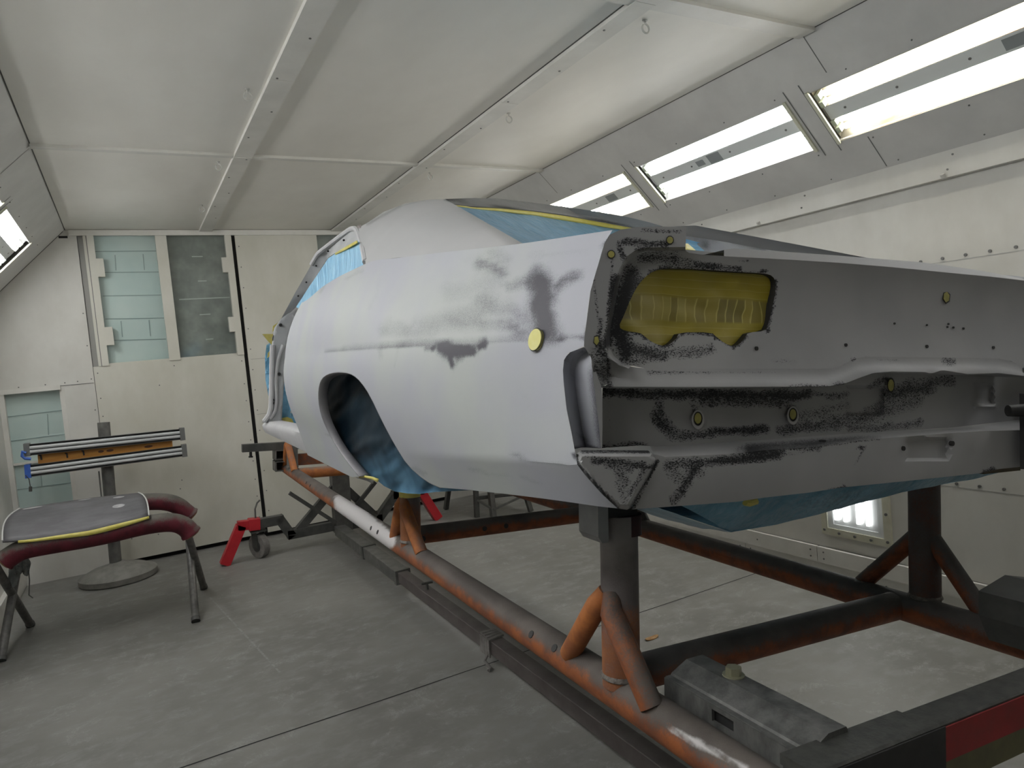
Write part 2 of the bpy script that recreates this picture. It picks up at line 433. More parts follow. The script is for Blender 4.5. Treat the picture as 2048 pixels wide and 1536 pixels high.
# sloped side panels with the light openings; u runs down the slope
FIX_U = (.318, .66)
LIT_Y = [(-1.66, -.34), (-.22, 1.10), (1.235, 2.56), (2.71, 4.028), (4.172, 5.50), (5.63, 6.95)]
R2 = math.sqrt(.5)
def slopeR(y, u, off=0): return V((CR_ + u*R2 - off*R2, y, ZC - u*R2 - off*R2))   # off > 0 into the room
def slopeL(y, u, off=0): return V((CL - u*R2 + off*R2, y, ZC - u*R2 - off*R2))
UE = .919
def slope_mesh(fn, name):
    mb = MB()
    ys = [YN] + [v for q in LIT_Y for v in q] + [YB+.02]
    us = [0, FIX_U[0], FIX_U[1], UE]
    for i in range(len(ys)-1):
        for j in range(3):
            if j == 1 and i % 2 == 1: continue
            y0, y1, u0, u1 = ys[i], ys[i+1], us[j], us[j+1]
            mb.add([fn(y0,u0), fn(y1,u0), fn(y1,u1), fn(y0,u1), fn(y0,u0,-.03), fn(y1,u0,-.03), fn(y1,u1,-.03), fn(y0,u1,-.03)],
                   [(0,1,2,3),(4,7,6,5),(0,4,5,1),(1,5,6,2),(2,6,7,3),(3,7,4,0)], 0)
    # seams, cover strips at the openings, and screws
    for y in (2.40, 5.02, -.25):
        for u0, u1 in ((.01, FIX_U[0]-.07), (FIX_U[1]+.03, UE-.01)):
            mb.add([fn(y-.003,u0,.001), fn(y+.003,u0,.001), fn(y+.003,u1,.001), fn(y-.003,u1,.001)], [(0,1,2,3)], 1)
    for (a0, a1), (b0, b1) in zip(LIT_Y, LIT_Y[1:]):
        for y in (a1 + .018, b0 - .03):
            mb.add([fn(y-.0035,FIX_U[0]-.07,.002), fn(y+.0035,FIX_U[0]-.07,.002), fn(y+.0035,FIX_U[1]+.06,.002), fn(y-.0035,FIX_U[1]+.06,.002)], [(0,1,2,3)], 1)
    rnd = random.Random(3)
    for k in range(26):
        y = YN + .2 + k*.41; n_ = fn(0,0,1) - fn(0,0,0)
        for u in (FIX_U[0]-.045, FIX_U[1]+.045, UE-.03):
            mb.dot(fn(y + rnd.uniform(-.05,.05), u), n_, .0042, .003, 8, 1)
    return struct(mb.build(name, None, [SLOPE, pm(name+'_seams', (.14,.14,.135), rough=.7)], smooth=0))
slope_mesh(slopeR, 'wall_right_slope'); slope_mesh(slopeL, 'wall_left_slope')
# right wall: fascia under the slope, wall sheets, bolts
mb = MB()
mb.box((3.85, YN, .68), (3.93, YB, .8175))
mb.box((XR, YN, -H), (XR+.05, YB+.1, .8))
mb.add([V((XR-.001, YN, z+d)) for z in (0,) for d in ()], [], 1) if False else None
for z, y0 in ((.268, 1.2), (-.963, 1.2)):
    k = YN + .05
    while k < YB:
        mb.dot((XR, k, z), (-1,0,0), .0085, .006, 10, 1); k += .118
    mb.box((XR-.0012, YN, z-.022), (XR+.001, YB, z-.018), 2)
for k in range(24):
    y = YN + .3 + .45*k
    if k % 2: mb.dot((3.85, y, .79), (-1,0,0), .0055, .004, 8, 1); mb.dot((3.85, y+.03, .72), (-1,0,0), .0055, .004, 8, 1)
for k in range(5): mb.tube([(3.845, 1.2+1.22*k+.9, .686), (3.835, 1.2+1.22*k+.9, .70)], .012, 8, 0)
struct(mb.build('wall_right', None, [WHITE, SCREW, pm('wall_sheet_seam', (.42,.42,.40), rough=.6)], smooth=0))
mb = MB()                                                       # two stacked skirting boards with joints
for z0, z1, t_, js in ((-H, -1.601, .02, (3.70, 6.3, .9)), (-1.596, -1.492, .035, (3.065, 5.6, .4))):
    ends = sorted([YN] + list(js) + [YB])
    for a_, b2 in zip(ends, ends[1:]):
        mb.box((XR-t_, a_+.003, z0), (XR, b2-.003, z1))
        for yy in (a_+.05, b2-.05):
            for zz in (z0+.03, z1-.03): mb.dot((XR-t_, yy, zz), (-1,0,0), .006, .003, 8, 1)
        k = a_ + .5
        while k < b2 - .3: mb.dot((XR-t_, k, (z0+z1)/2), (-1,0,0), .006, .003, 8, 1); k += .6
    mb.box((XR-.012, YN, z0), (XR-.002, YB, z1), 2)
struct(mb.build('baseboard_right', None, [WHITE2, SCREW, DARK], smooth=0))
mb = MB()
mb.box((XL-.05, YN, -H), (XL, YB+.1, .84)); mb.box((XL, YN, .68), (XL+.05, YB, .8175))
struct(mb.build('wall_left', None, [WHITE], smooth=0))
mb = MB()
for z0, z1, t_ in ((-H, -1.601, .02), (-1.596, -1.492, .035)): mb.box((XL, YN, z0), (XL+t_, YB, z1))
struct(mb.build('baseboard_left', None, [WHITE2], smooth=0))
mb = MB(); mb.box((XL-.05, YN-.05, -H), (XR+.05, YN, ZC+.05)); struct(mb.build('wall_front', None, [WHITE], smooth=0))
# back wall: left panel with a glazed opening, right remainder, header
mb = MB()
WX0, WX1, WZ0, WZ1 = -.972, -.542, -1.30, .03
for lo, hi in (((XL-.05, YB, -H), (WX0, YB+.06, ZC)), ((WX1, YB, -H), (-.268, YB+.06, ZC)), ((WX0, YB, WZ1), (WX1, YB+.06, ZC)), ((WX0, YB, -H), (WX1, YB+.06, WZ0)),
               ((3.165, YB, -H), (XR+.05, YB+.06, ZC))): mb.box(lo, hi)
mb.box((-.545, YB-.004, .05), (-.275, YB-.001, .055), 1)
rnd = random.Random(5)
for z in (.09, .4, .7, -.2, -.7, -1.2): mb.dot((-.29, YB, z), (0,-1,0), .006, .003, 8, 1)
for x in (-.85, -.65, -.5, -.4): mb.dot((x, YB, .07 + rnd.uniform(-.01,.01)), (0,-1,0), .006, .003, 8, 1)
mb.box((CL-.05, YB-.004, ZC-.075), (CL+.02, YB-.001, ZC-.055), 2)
for k in range(30):
    u = .02 + .88*k/30; a_, b2 = slopeL(YB-.002, u), slopeL(YB-.002, u+.88/30); mb.bar(a_, b2, .006, .006, m=2)
mb.box((-.268, YB+.045, -H), (3.165, YB+.06, -1.64), 2)          # the dark slot under the doors
struct(mb.build('wall_back', None, [WHITE, SCREW, DARK], smooth=0))
mb = MB()
mb.box((CL+.03, YB-.03, ZC-.055), (CR_, YB+.005, ZC-.005)); struct(mb.build('trim_1', None, [WHITE2], smooth=0))
BLOCK = pm('pale_blue_blocks', (.66,.74,.73), (.78,.82,.80), 3, .4)
SLATE = pm('dark_dusty_board', (.23,.225,.21), (.37,.36,.335), 6, .45)
def glass_mat(name, tint, g=.08):
    m = bpy.data.materials.new(name); m.use_nodes = True; t = m.node_tree; t.nodes.clear()
    o = nd(t, 'ShaderNodeOutputMaterial'); mx = nd(t, 'ShaderNodeMixShader'); tr = nd(t, 'ShaderNodeBsdfTransparent'); gl = nd(t, 'ShaderNodeBsdfGlossy')
    tr.inputs[0].default_value = rgb(tint); gl.inputs['Roughness'].default_value = .08; gl.inputs[0].default_value = (.9,.9,.9,1); mx.inputs[0].default_value = g
    t.links.new(tr.outputs[0], mx.inputs[1]); t.links.new(gl.outputs[0], mx.inputs[2]); t.links.new(mx.outputs[0], o.inputs[0]); return m
GLASS = glass_mat('pane_glass', (.95,.985,.98), .06)
CLEAR = glass_mat('clear_pane', (.97,.98,.98), .05)
def win(x0, x1, z0, z1, y, backing, par, lines=()):
    """panes with what shows behind them"""
    mb = MB(); mb.box((x0-.02, y+.06, z0-.02), (x1+.02, y+.08, z1+.02))
    for (ax, ay), (bx, by) in lines:
        p, q = ry(ax, ay, y+.058), ry(bx, by, y+.058); mb.bar(p, q, .008, .004, up=(0,1,0), m=1)
    mb.build('backing_board' if backing is SLATE else 'block_wall', None, [backing, MORTAR], parent=par, base=(0,0,-H), smooth=0)
    mb = MB(); mb.box((x0-.005, y+.035, z0-.005), (x1+.005, y+.04, z1+.005)); mb.build('pane', None, [GLASS], parent=par, base=(0,0,-H), smooth=0)
MORTAR = pm('mortar_line', (.36,.43,.43), rough=.7)
# window_1: low glazed opening at the far left
mb = MB(); 
mb.box((WX0-.02, YB-.03, WZ1-.012), (WX1+.005, YB+.02, WZ1+.03)); mb.box((WX0-.03, YB-.02, WZ0-.03), (WX0+.01, YB+.05, WZ1)); mb.box((WX0, YB-.01, WZ0-.03), (WX1, YB+.05, WZ0))
mb.box((WX0, YB+.02, -.62), (WX1, YB+.05, -.60)); mb.box((WX1-.008, YB-.004, WZ0), (WX1+.03, YB+.05, WZ1))
w1 = struct(mb.build('window_1', None, [WHITE2], smooth=0)); win(WX0, WX1, WZ0, WZ1, YB, BLOCK, w1, [((6,835),(128,820)), ((8,884),(132,868)), ((95,828),(97,870)), ((30,980),(145,965)), ((80,926),(84,972))])
# door_1: left leaf with two upper windows
mb = MB()
D0, D1 = -.264, 1.067
mb.box((D0, YB-.005, -1.655), (D1, YB+.04, .2)); mb.box((D0+.045, YB-.012, .2), (-.195, YB+.04, ZC-.055)); mb.box((-.19, YB-.02, .2), (-.133, YB+.04, ZC-.055))
mb.box((D0, YB+.02, .2), (D0+.045, YB+.045, ZC-.055), 1); mb.box((.378, YB-.018, .2), (.476, YB+.04, ZC-.055)); mb.box((1.005, YB-.02, .2), (D1, YB+.04, ZC-.055))
mb.box((-.2, YB-.002, .2), (1.06, YB+.04, .222))
mb.box((-.196, YB-.0125, .2), (-.190, YB, ZC-.06), 2)
for z0, z1, x0, x1 in ((1.03, 1.20, -.133, -.075), (.39, .56, -.133, -.07), (1.04, 1.19, .955, 1.005), (.44, .59, .955, 1.005)): mb.box((x0, YB-.022, z0), (x1, YB+.035, z1))
rnd = random.Random(2)
for k in range(9):
    mb.dot((D0+.03, YB-.005, .12-.2*k+rnd.uniform(-.02,.02)), (0,-1,0), .006, .003, 8, 2); mb.dot((D1-.03, YB-.005, .12-.2*k+rnd.uniform(-.02,.02)), (0,-1,0), .006, .003, 8, 2)
for k in range(8): mb.dot((rnd.uniform(D0+.1, D1-.1), YB-.005, rnd.uniform(-1.5, .15)), (0,-1,0), .006, .003, 8, 2)
mb.box((D1, YB+.02, -1.655), (1.106, YB+.045, ZC-.055), 3)
d1 = struct(mb.build('door_1', None, [DOORW, pm('recess_strip', (.30,.30,.28), rough=.6), SCREW, DARK], smooth=0))
win(-.133, .378, .222, ZC-.055, YB, BLOCK, d1, [((190,503),(312,502)), ((200,545),(318,544)), ((206,592),(322,590)), ((211,638),(328,636)), ((216,681),(332,678)), ((230,510),(232,541)), ((286,508),(289,540)), ((242,642),(245,674)), ((298,640),(301,672))]); win(.476, 1.005, .222, ZC-.055, YB, SLATE, d1)
MARK = pm('pale_board_edge', (.6,.6,.57), rough=.5)
for z, x0, x1 in ((1.21,.69,.79), (.965,.72,.80), (.63,.70,.80), (.79,.53,1.0), (.38,.73,.80)):
    mb = MB(); mb.box((x0, YB+.054, z), (x1, YB+.058, z+.010)); mb.build('pale_mark', None, [MARK], parent=d1, base=(0,0,-H), smooth=0)
# door_2: right leaf
mb = MB(); E0, E1 = 1.104, 3.15
mb.box((E0, YB-.005, -1.655), (E1, YB+.04, .2)); mb.box((E0, YB-.005, .2), (1.93, YB+.04, ZC-.055)); mb.box((2.56, YB-.005, .2), (2.62, YB+.04, ZC-.055)); mb.box((3.09, YB-.005, .2), (E1, YB+.04, ZC-.055))
for z in (.145, -.425): mb.box((E0+.02, YB-.0065, z), (E1-.02, YB-.004, z+.004), 1)
for k in range(14): mb.dot((E0+.03, YB-.005, 1.3-.21*k), (0,-1,0), .006, .003, 8, 2)
mb.box((E1, YB+.03, -1.655), (3.166, YB+.045, ZC-.055), 3)
mb.tube([(1.93,YB-.005,1.23),(1.96,YB-.02,1.23)], .02, 10, 2)
d2 = struct(mb.build('door_2', None, [DOORW, pm('door_seam', (.34,.33,.30), rough=.6), SCREW, DARK], smooth=0))
win(1.93, 2.56, .2, ZC-.055, YB, SLATE, d2); win(2.62, 3.09, .2, ZC-.055, YB, SLATE, d2)
# ceiling battens
k = 2
for x0, x1, t_ in ((.776, .892, .022), (2.088, 2.20, .022)):
    mb = MB()
    for y0, y1 in ((YN, 2.37), (2.372, 3.6), (3.604, 4.95), (4.953, YB-.03)): mb.box((x0, y0, ZC-t_), (x1, y1, ZC+.002))
    for j in range(22): mb.dot((x0+.03+.055*(j%2), YN+.2+.47*j, ZC-t_), (0,0,-1), .006, .003, 8, 1)
    struct(mb.build('trim_%d' % k, None, [WHITE2, SCREW], smooth=0)); k += 1
for y, w_ in ((4.965, .055), (2.37, .10), (-.3, .1)):
    for x0, x1 in ((CL, .776), (.892, 2.088), (2.20, CR_)):
        mb = MB(); mb.box((x0+.003, y-w_/2, ZC-.018), (x1-.003, y+w_/2, ZC+.002)); struct(mb.build('trim_%d' % k, None, [WHITE2], smooth=0)); k += 1

# ------------------------------------------------------------------ fluorescent fixtures
TUBE_C = emis('fluorescent_tube_cool', (1.0,.992,.985), 27); TUBE_W = emis('fluorescent_tube_warm', (1.0,.95,.84), 26)
PAN = pm('fixture_white_enamel', (.42,.42,.42), (.48,.48,.47), 4, .35)
TUBE_L = emis('light_box_tube', (1.0,1.0,.99), 5)
PANW = pm('light_box_enamel', (.60,.62,.62), (.66,.67,.67), 4, .35)
PANR = pm('fixture_enamel_rust_stained', (.20,.186,.15), (.125,.062,.018), 5, .4, stretch=(1,.3,1), lo=.54, hi=.66)
CHAN = pm('fixture_channel', (.74,.76,.76), rough=.4); SOCK = pm('lamp_socket', (.45,.50,.42), rough=.5); LBL = pm('ballast_sticker', (.26,.28,.29), rough=.6)
CREAM = pm('cream_trim', (.62,.62,.50), rough=.4)
def fixture(fn, y0, y1, label, tube_mat, pan, sticker):
    yc = (y0+y1)/2; uc = sum(FIX_U)/2
    th = Thing('fluorescent_fixture', label, 'light fixture', fn(yc, uc, -.09), 'fluorescent fixtures let into the sloped panels')
    u0, u1 = FIX_U; D = -.085
    mb = MB()
    q = lambda y, u, o: fn(y, u, o)
    # pan: rim, sides, two reflector troughs
    prof = [(u0, .004), (u0, -.02), (u0+.03, D), (u0+.115, D), (uc-.045, -.05), (uc-.045, -.035), (uc+.045, -.035), (uc+.045, -.05), (u1-.115, D), (u1-.03, D), (u1, -.02), (u1, .004)]
    mb.loft([[q(y0, u, o) for u, o in prof], [q(y1, u, o) for u, o in prof]])
    for y in (y0, y1):
        mb.add([q(y, u0, .004), q(y, u1, .004), q(y, u1, D), q(y, u0, D)], [(0,1,2,3)])
    mb.build('reflector_pan', th, [pan], smooth=0)
    mb = MB(); mb.add([q(y0+.01, uc-.044, -.030), q(y1-.01, uc-.044, -.030), q(y1-.01, uc+.044, -.030), q(y0+.01, uc+.044, -.030)], [(0,1,2,3)])
    for yy in (y0+.12, yc-.1, yc+.25, y1-.12): mb.dot(q(yy, uc, -.03), q(0,0,1)-q(0,0,0), .007, .003, 8, 1)
    for a_, b2, c_ in sticker: mb.add([q(a_, uc-c_, -.0285), q(b2, uc-c_, -.0285), q(b2, uc+c_, -.0285), q(a_, uc+c_, -.0285)], [(0,1,2,3)], 2)
    mb.build('ballast_cover', th, [CHAN, SCREW, LBL], smooth=0)
    for u in (u0+.055, u0+.105, u1-.105, u1-.055):
        mb = MB(); mb.tube([q(y0+.05, u, -.045), q(y1-.05, u, -.045)], .0165, 10); t_ = mb.build('tube', th, [tube_mat])
        for ya, yb in ((y0+.004, y0+.03), (y1-.03, y1-.004)):
            mb = MB(); mb.bar(q(ya, u, -.047), q(yb, u, -.047), .034, .05, q(0,0,1)-q(0,0,0)); mb.build('socket', th, [SOCK], parent=t_, smooth=0)
    mb = MB(); mb.add([q(y0, u0, .0), q(y1, u0, .0), q(y1, u1, .0), q(y0, u1, .0)], [(0,1,2,3)]); mb.build('cover_pane', th, [CLEAR], smooth=0)
    for y in (y0, y1):
        mb = MB(); mb.bar(q(y, u0-.012, .006), q(y, u1+.012, .006), .02, .012, q(0,0,1)-q(0,0,0)); mb.build('end_trim', th, [CREAM], smooth=0)
    return th
LABR = [None, None, 'long light in the right slope nearest the camera, rust-stained lower trough and warm lower tubes',
        'cool white light in the right slope with stickers on its centre channel',
        'warm light in the right slope half hidden behind the car roof', 'light at the far end of the right slope, hidden behind the car roof']
for i, (y0, y1) in enumerate(LIT_Y):
    if i == 0: continue
    lab = LABR[i] or 'light in the right slope behind the camera, the one nearest the front wall'
    fixture(slopeR, y0, y1, lab, TUBE_W if i in (2, 4) else TUBE_C, PANR if i in (2, 4) else PAN,
            [((y0+y1)/2-.02, (y0+y1)/2+.09, .036), ((y0+y1)/2+.13, (y0+y1)/2+.2, .022)] if i == 3 else [(y0+.3, y0+.42, .03)])
LABL = {1: 'light in the left slope behind the camera', 2: 'light in the left slope beside the camera, out of the picture', 3: 'second light along the left slope, before the cut-off one',
        4: 'third light along the left slope, out of the picture', 5: 'light in the left slope by the back wall, cut off by the left picture edge'}
for i, (y0, y1) in enumerate(LIT_Y):
    if i == 0: continue
    fixture(slopeL, y0, y1, LABL[i], TUBE_C, PAN, [])
# upright light box in the right wall
th = Thing('wall_light_box', 'upright light box with riveted cream frame low in the right wall below the car', 'light fixture', (XR, 2.79, -1.39))
mb = MB(); y0, y1, z0, z1 = 2.55, 3.028, -1.40, .02
for lo, hi in (((XR-.018,y0,z0),(XR,y0+.045,z1)), ((XR-.018,y1-.045,z0),(XR,y1,z1)), ((XR-.018,y0+.045,z0),(XR,y1-.045,z0+.045)), ((XR-.018,y0+.045,z1-.045),(XR,y1-.045,z1))): mb.box(lo, hi)
for k in range(9):
    z = z0+.03+k*(z1-z0-.06)/8
    mb.dot((XR-.018,y0+.022,z),(-1,0,0),.009,.006,8,1); mb.dot((XR-.018,y1-.022,z),(-1,0,0),.009,.006,8,1)
for y in (2.68, 2.79, 2.9): mb.dot((XR-.018,y,z0+.022),(-1,0,0),.009,.006,8,1)
mb.build('frame', th, [pm('cream_frame', (.55,.54,.42), (.62,.61,.50), 20, .45), SCREW], smooth=0)
mb = MB()
for lo, hi in (((XR-.010,y0+.045,z0+.045),(XR+.0,y0+.085,z1-.045)), ((XR-.010,y1-.085,z0+.045),(XR,y1-.045,z1-.045)), ((XR-.010,y0+.085,z0+.045),(XR,y1-.085,z0+.075))): mb.box(lo, hi)
mb.build('inner_frame', th, [CHAN], smooth=0)
mb = MB(); mb.box((XR-.004,y0+.04,z0+.04),(XR-.001,y1-.04,z1-.04)); mb.build('reflector_pan', th, [PANW], smooth=0)
for y in (2.69, 2.755, 2.845, 2.91):
    mb = MB(); mb.tube([(XR-.020,y,z0+.11),(XR-.020,y,z1-.11)], .013, 12); mb.build('tube', th, [TUBE_L])
mb = MB(); mb.box((XR-.037,y0+.05,z0+.05),(XR-.035,y1-.05,z1-.05)); mb.build('cover_pane', th, [CLEAR], smooth=0)

# ------------------------------------------------------------------ ceiling hooks
HK = pm('white_painted_hook', (.50,.50,.47), rough=.5)
hooks = [((.70,3.81), 'screw hook in the ceiling nearest the camera, left of the long batten'), ((.70,5.145), 'screw hook beside the crossing of the two ceiling battens on the left'),
         ((.708,6.458), 'small screw hook nearest the back wall, left of the long batten'), ((2.249,3.808), 'screw hook right of the second long batten, in the middle of the ceiling'),
         ((2.279,2.536), 'screw hook at the top of the photo beside the near cross batten'), ((2.286,5.19), 'faint screw hook by the far cross batten near the car roof')]
for (x, y), lab in hooks:
    mb = MB(); z = ZC - .001
    pts = [(x, y, z), (x, y, z-.018)] + [(x + .020*math.sin(a), y, z-.038 + .021*math.cos(a)) for a in [0.25+.36*i for i in range(16)]]
    mb.tube(pts, .0045, 8); mb.lathe((x,y,z-.004), [(.012,0),(.012,.004)], 12)
    o = mb.build('ceiling_hook', None, [HK], base=(x, y, z)); tag(o, lab, 'hook', 'screw hooks in the ceiling')

# ================================================================== CAR BODY (rolled right side down on its jig)
XM = 1.62                                                        # centre line
car = Thing('stripped_coupe', 'stripped coupe body in sanded grey primer with masked openings, held up on a pipe frame', 'car', (XM, 2.6, -.372), car=True)
T_ = {'belt': 0, 'mid1': .2, 'char': .4, 'mid2': .6, 'low': .8, 'bot': 1}
ROWS = [
 [(.85,.72,.235),(1.0,.71,.2505),(1.3,.69,.279),(1.66,.672,.321),(2.03,.66,.364),(2.35,.647,.396),(2.62,.635,.397),(2.9,.62,.388),(3.24,.603,.358),(3.5,.634,.378)],
 [(.85,.69,.148),(1.0,.6745,.157),(1.66,.628,.205),(2.35,.583,.255),(2.9,.570,.26),(3.5,.575,.25)],
 [(.85,.668,.052),(1.0,.650,.0605),(1.1,.640,.064),(1.275,.622,.0705),(1.505,.605,.0766),(2.0,.568,.089),(2.6,.55,.1006),(3.5,.5485,.109)],
 [(.85,.652,-.04),(1.0,.640,-.045),(1.5,.598,-.05),(2.0,.562,-.055),(2.6,.546,-.055),(3.5,.5455,-.04)],
 [(.85,.648,-.143),(1.0,.634,-.1535),(1.26,.624,-.169),(1.5,.614,-.186),(1.8,.608,-.206),(2.9,.595,-.221),(3.5,.592,-.203)],
 [(.85,.728,-.222),(.98,.702,-.2315),(1.03,.684,-.233),(1.17,.673,-.2415),(1.37,.662,-.257),(1.72,.655,-.291),(2.05,.648,-.33),(2.5,.641,-.355),(2.62,.641,-.37),(3.2,.646,-.372),(3.5,.6455,-.371)]]
RX_ = [[(a, b) for a, b, c in r_] for r_ in ROWS]; RZ_ = [[(a, c) for a, b, c in r_] for r_ in ROWS]
_cache = {}
def rowpts(y):
    k = round(y, 5)
    if k not in _cache: _cache[k] = [(cr(RX_[i], y), cr(RZ_[i], y)) for i in range(6)]
    return _cache[k]
def lag(t, a, b, c): return a*(t-.5)*(t-1)*2 - b*t*(t-1)*4 + c*t*(t-.5)*2
def side(y, t):
    P = rowpts(y)
    if t <= .4: u = t/.4; q = [lag(u, P[0][i], P[1][i], P[2][i]) for i in (0,1)]
    elif t <= .8: u = (t-.4)/.4; q = [lag(u, P[2][i], P[3][i], P[4][i]) for i in (0,1)]
    else: u = (t-.8)/.2; q = [P[4][i] + (P[5][i]-P[4][i])*u for i in (0,1)]
    return V((q[0], y, q[1]))
def on_side(px, py):
    d = rc(px, py); a, b = d.x/d.y, d.z/d.y
    def ysol(t):
        lo, hi = .85, 3.6
        for _ in range(26):
            m = (lo+hi)/2
            if side(m, t).x - a*m > 0: lo = m
            else: hi = m
        return lo
    lo, hi = 0.0, 1.0
    for _ in range(22):
        m = (lo+hi)/2; y = ysol(m)
        if side(y, m).z/y > b: lo = m
        else: hi = m
    return ysol(lo), lo
ARCH = [(880,975),(850,961),(815,930),(790,890),(765,843),(740,790),(722,763),(706,749),(690,744.5),(672,744),(655,748),(643,757),(638,770),(636,790),(638,815),(645,840),(655,862),(672,893),(695,925),(718,953)]
REAR = [(1222,468),(1209,486),(1196.5,529),(1181,582),(1173.5,640),(1168.6,676),(1168,692),(1152,700),(1137,706),(1128,720),(1126,740),(1127,762),(1133,817),(1143,865),(1149,898),(1152,912),(1154.5,929),(1170,950),(1205,989),(1233,1014)]
arch_p = [on_side(*p) for p in smooth_open(ARCH, 1)]; rear_p = [on_side(*p) for p in REAR]
arch_p[0] = (arch_p[0][0], 1.0); arch_p[-1] = (arch_p[-1][0], 1.0)
rear_p[0] = (rear_p[0][0], 0.0); rear_p[-1] = (rear_p[-1][0], 1.0)
TS = .8
outer = [(3.5-.0001, 0.0)] + [(y, 0.0) for y in (3.2,2.8,2.4,2.0,1.6,1.3)] + rear_p + [(y, 1.0) for y in (1.2, 1.5)] + arch_p + [(3.0, 1.0), (3.5-.0001, 1.0)]
outer = [(y, t*TS) for y, t in outer]
SIDE_ST = [(1080,560,1092,625,27,1),(1088,600,1092,662,29,1.1),(1060,560,1075,590,18,.7),(1150,548,1118,572,14,.8),(1165,538,1150,548,8,.5),(962,530,1002,546,18,.6),(985,505,1010,520,18,.35),(1060,512,1170,503,12,.26),(930,520,1000,500,16,.2),
 (840,660,960,620,34,.38),(900,585,1000,560,34,.30),(960,600,1060,640,26,.42),(900,640,1000,650,24,.45),(770,655,840,665,24,.36),(1020,575,1060,560,18,.45),(860,560,920,545,24,.18),(760,600,800,570,20,.14),(1000,650,1050,668,16,.55),(690,690,760,680,10,.15),
 (864,698,970,690,7,1.1),(880,703,945,698,12,1.2),(895,712,915,708,12,1.1),(903,720,905,736,7,1),(845,697,880,700,7,.6),(650,703,760,695,3,.5),(760,695,1060,683,3.5,.62),(690,698,720,697,5,.55),(790,692,820,692,5,.6),(1060,682,1168,676,5,.7),(1095,655,1115,674,13,.9),(755,700,758,720,9,.35),(790,700,788,730,7,.25),(880,907,960,910,2.5,.75),(960,910,1040,917,2.5,.5),(1040,920,1140,928,5,.35),(1018,905,1045,912,5,.5),(820,940,850,950,7,.36),(780,640,800,660,12,.25),(640,868,672,874,2.2,.55),
 (1210,486,1172,660,1.8,.7),(940,938,1010,952,9,.28),(1035,950,1085,966,8,.26),(870,950,900,962,8,.2),(1050,790,1060,820,16,.2),(980,800,1010,830,16,.16),(1080,860,1100,880,14,.14),(690,560,725,540,7,.3),(640,585,650,570,5,.35),(1152,912,1233,1016,2.2,1),(738,620,760,560,9,.2),(800,540,900,520,12,.14)]
side_w = strokes(SIDE_ST, 9)
mb = MB(); sheet(mb, outer, lambda y, v: side(y, min(1, max(0, v/TS))), .020, wear_shade=side_w, lines=[[(y, .4*TS) for y in (1.07,1.5,2.,2.5,3.,3.45)], [(y, .8*TS) for y in (1.06,1.3,1.6,1.85)], [(y, .8*TS) for y in (2.75,3.1,3.45)]])
qp = mb.build('quarter_panel', car, [PRIM_SIDE], smooth=28, flip=True)
def mirror(mb):
    m = MB(); m.v = [V((2*XM - p.x, p.y, p.z)) for p in mb.v]; m.f = [f[::-1] for f in mb.f]; m.m = list(mb.m); m.w = [0.0]*len(mb.v); return m
mirror(mb).build('quarter_panel', car, [PRIM_SIDE], smooth=28)
# rolled flange round the wheel opening, with the film stretched behind it
arc3 = [side(y, t) for y, t in arch_p]
def flange(sgn=1):
    m = MB(); rows = [[], [], []]
    for k, p in enumerate(arc3):
        c = V((p.x, 2.3, -.2)); rad = V((0, p.y-c.y, p.z-c.z)).normalized()
        rows[0].append(p); rows[1].append(p + V((.014,0,0)) - rad*.002); rows[2].append(p + V((.034,0,0)) - rad*.006)
    m.loft(rows); return m
m = flange(); m.build('wheel_opening_lip', car, [pm('lip_primer', (.22,.215,.23), (.27,.265,.28), 12, .5)], thick=.004, parent=None)
mirror(m).build('wheel_opening_lip', car, [PRIM_ROOF], thick=.004)
def film_pt(px, py):
    lowf = max(0, min(1, (py-900)/80))
    x = .625 + .085*lowf + .03*max(0, min(1, (px-640)/60))*(1-lowf)
    n = noise.noise(V((px*.02 + py*.008, py*.016, 3))) + .5*abs(noise.noise(V((px*.035 + py*.03, py*.02, 1))))
    return cx(px, py, x + .024*n)
FO = [(640,800),(641,770),(655,752),(690,746),(712,752),(745,795),(795,893),(820,930),(850,958),(885,974),(950,980),(870,984),(838,988),(815,987),(790,983),(768,972),(756,962),(742,957),(722,953),(700,930),(665,885),(648,845)]
def loose(p):  # fades the painted shade out towards the hanging skirt
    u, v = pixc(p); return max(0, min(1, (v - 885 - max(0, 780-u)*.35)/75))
mb = MB(); sheet(mb, FO, film_pt, 6, wear_shade=loose)
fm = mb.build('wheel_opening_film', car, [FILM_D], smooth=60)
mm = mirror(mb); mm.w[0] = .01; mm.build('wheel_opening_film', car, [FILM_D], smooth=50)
mb = MB(); q0 = [cx(x, y, .662) for x, y in ((718,950.5),(730,951),(745,953.5),(757,958))]; q1 = [cx(x, y, .662) for x, y in ((719,956),(730,955.5),(744,958.5),(755,964))]
mb.loft([q0, q1]); mb.build('tape_strip', car, [TAPE], parent=fm, thick=.004)
mb = MB(); sheet(mb, [(712,955),(722,955.5),(738,957),(746,961),(745,967),(736,962),(722,958)], lambda u, v: cx(u, v, .69), 4); mb.build('rocker_flange', car, [JAMBW], thick=.006)
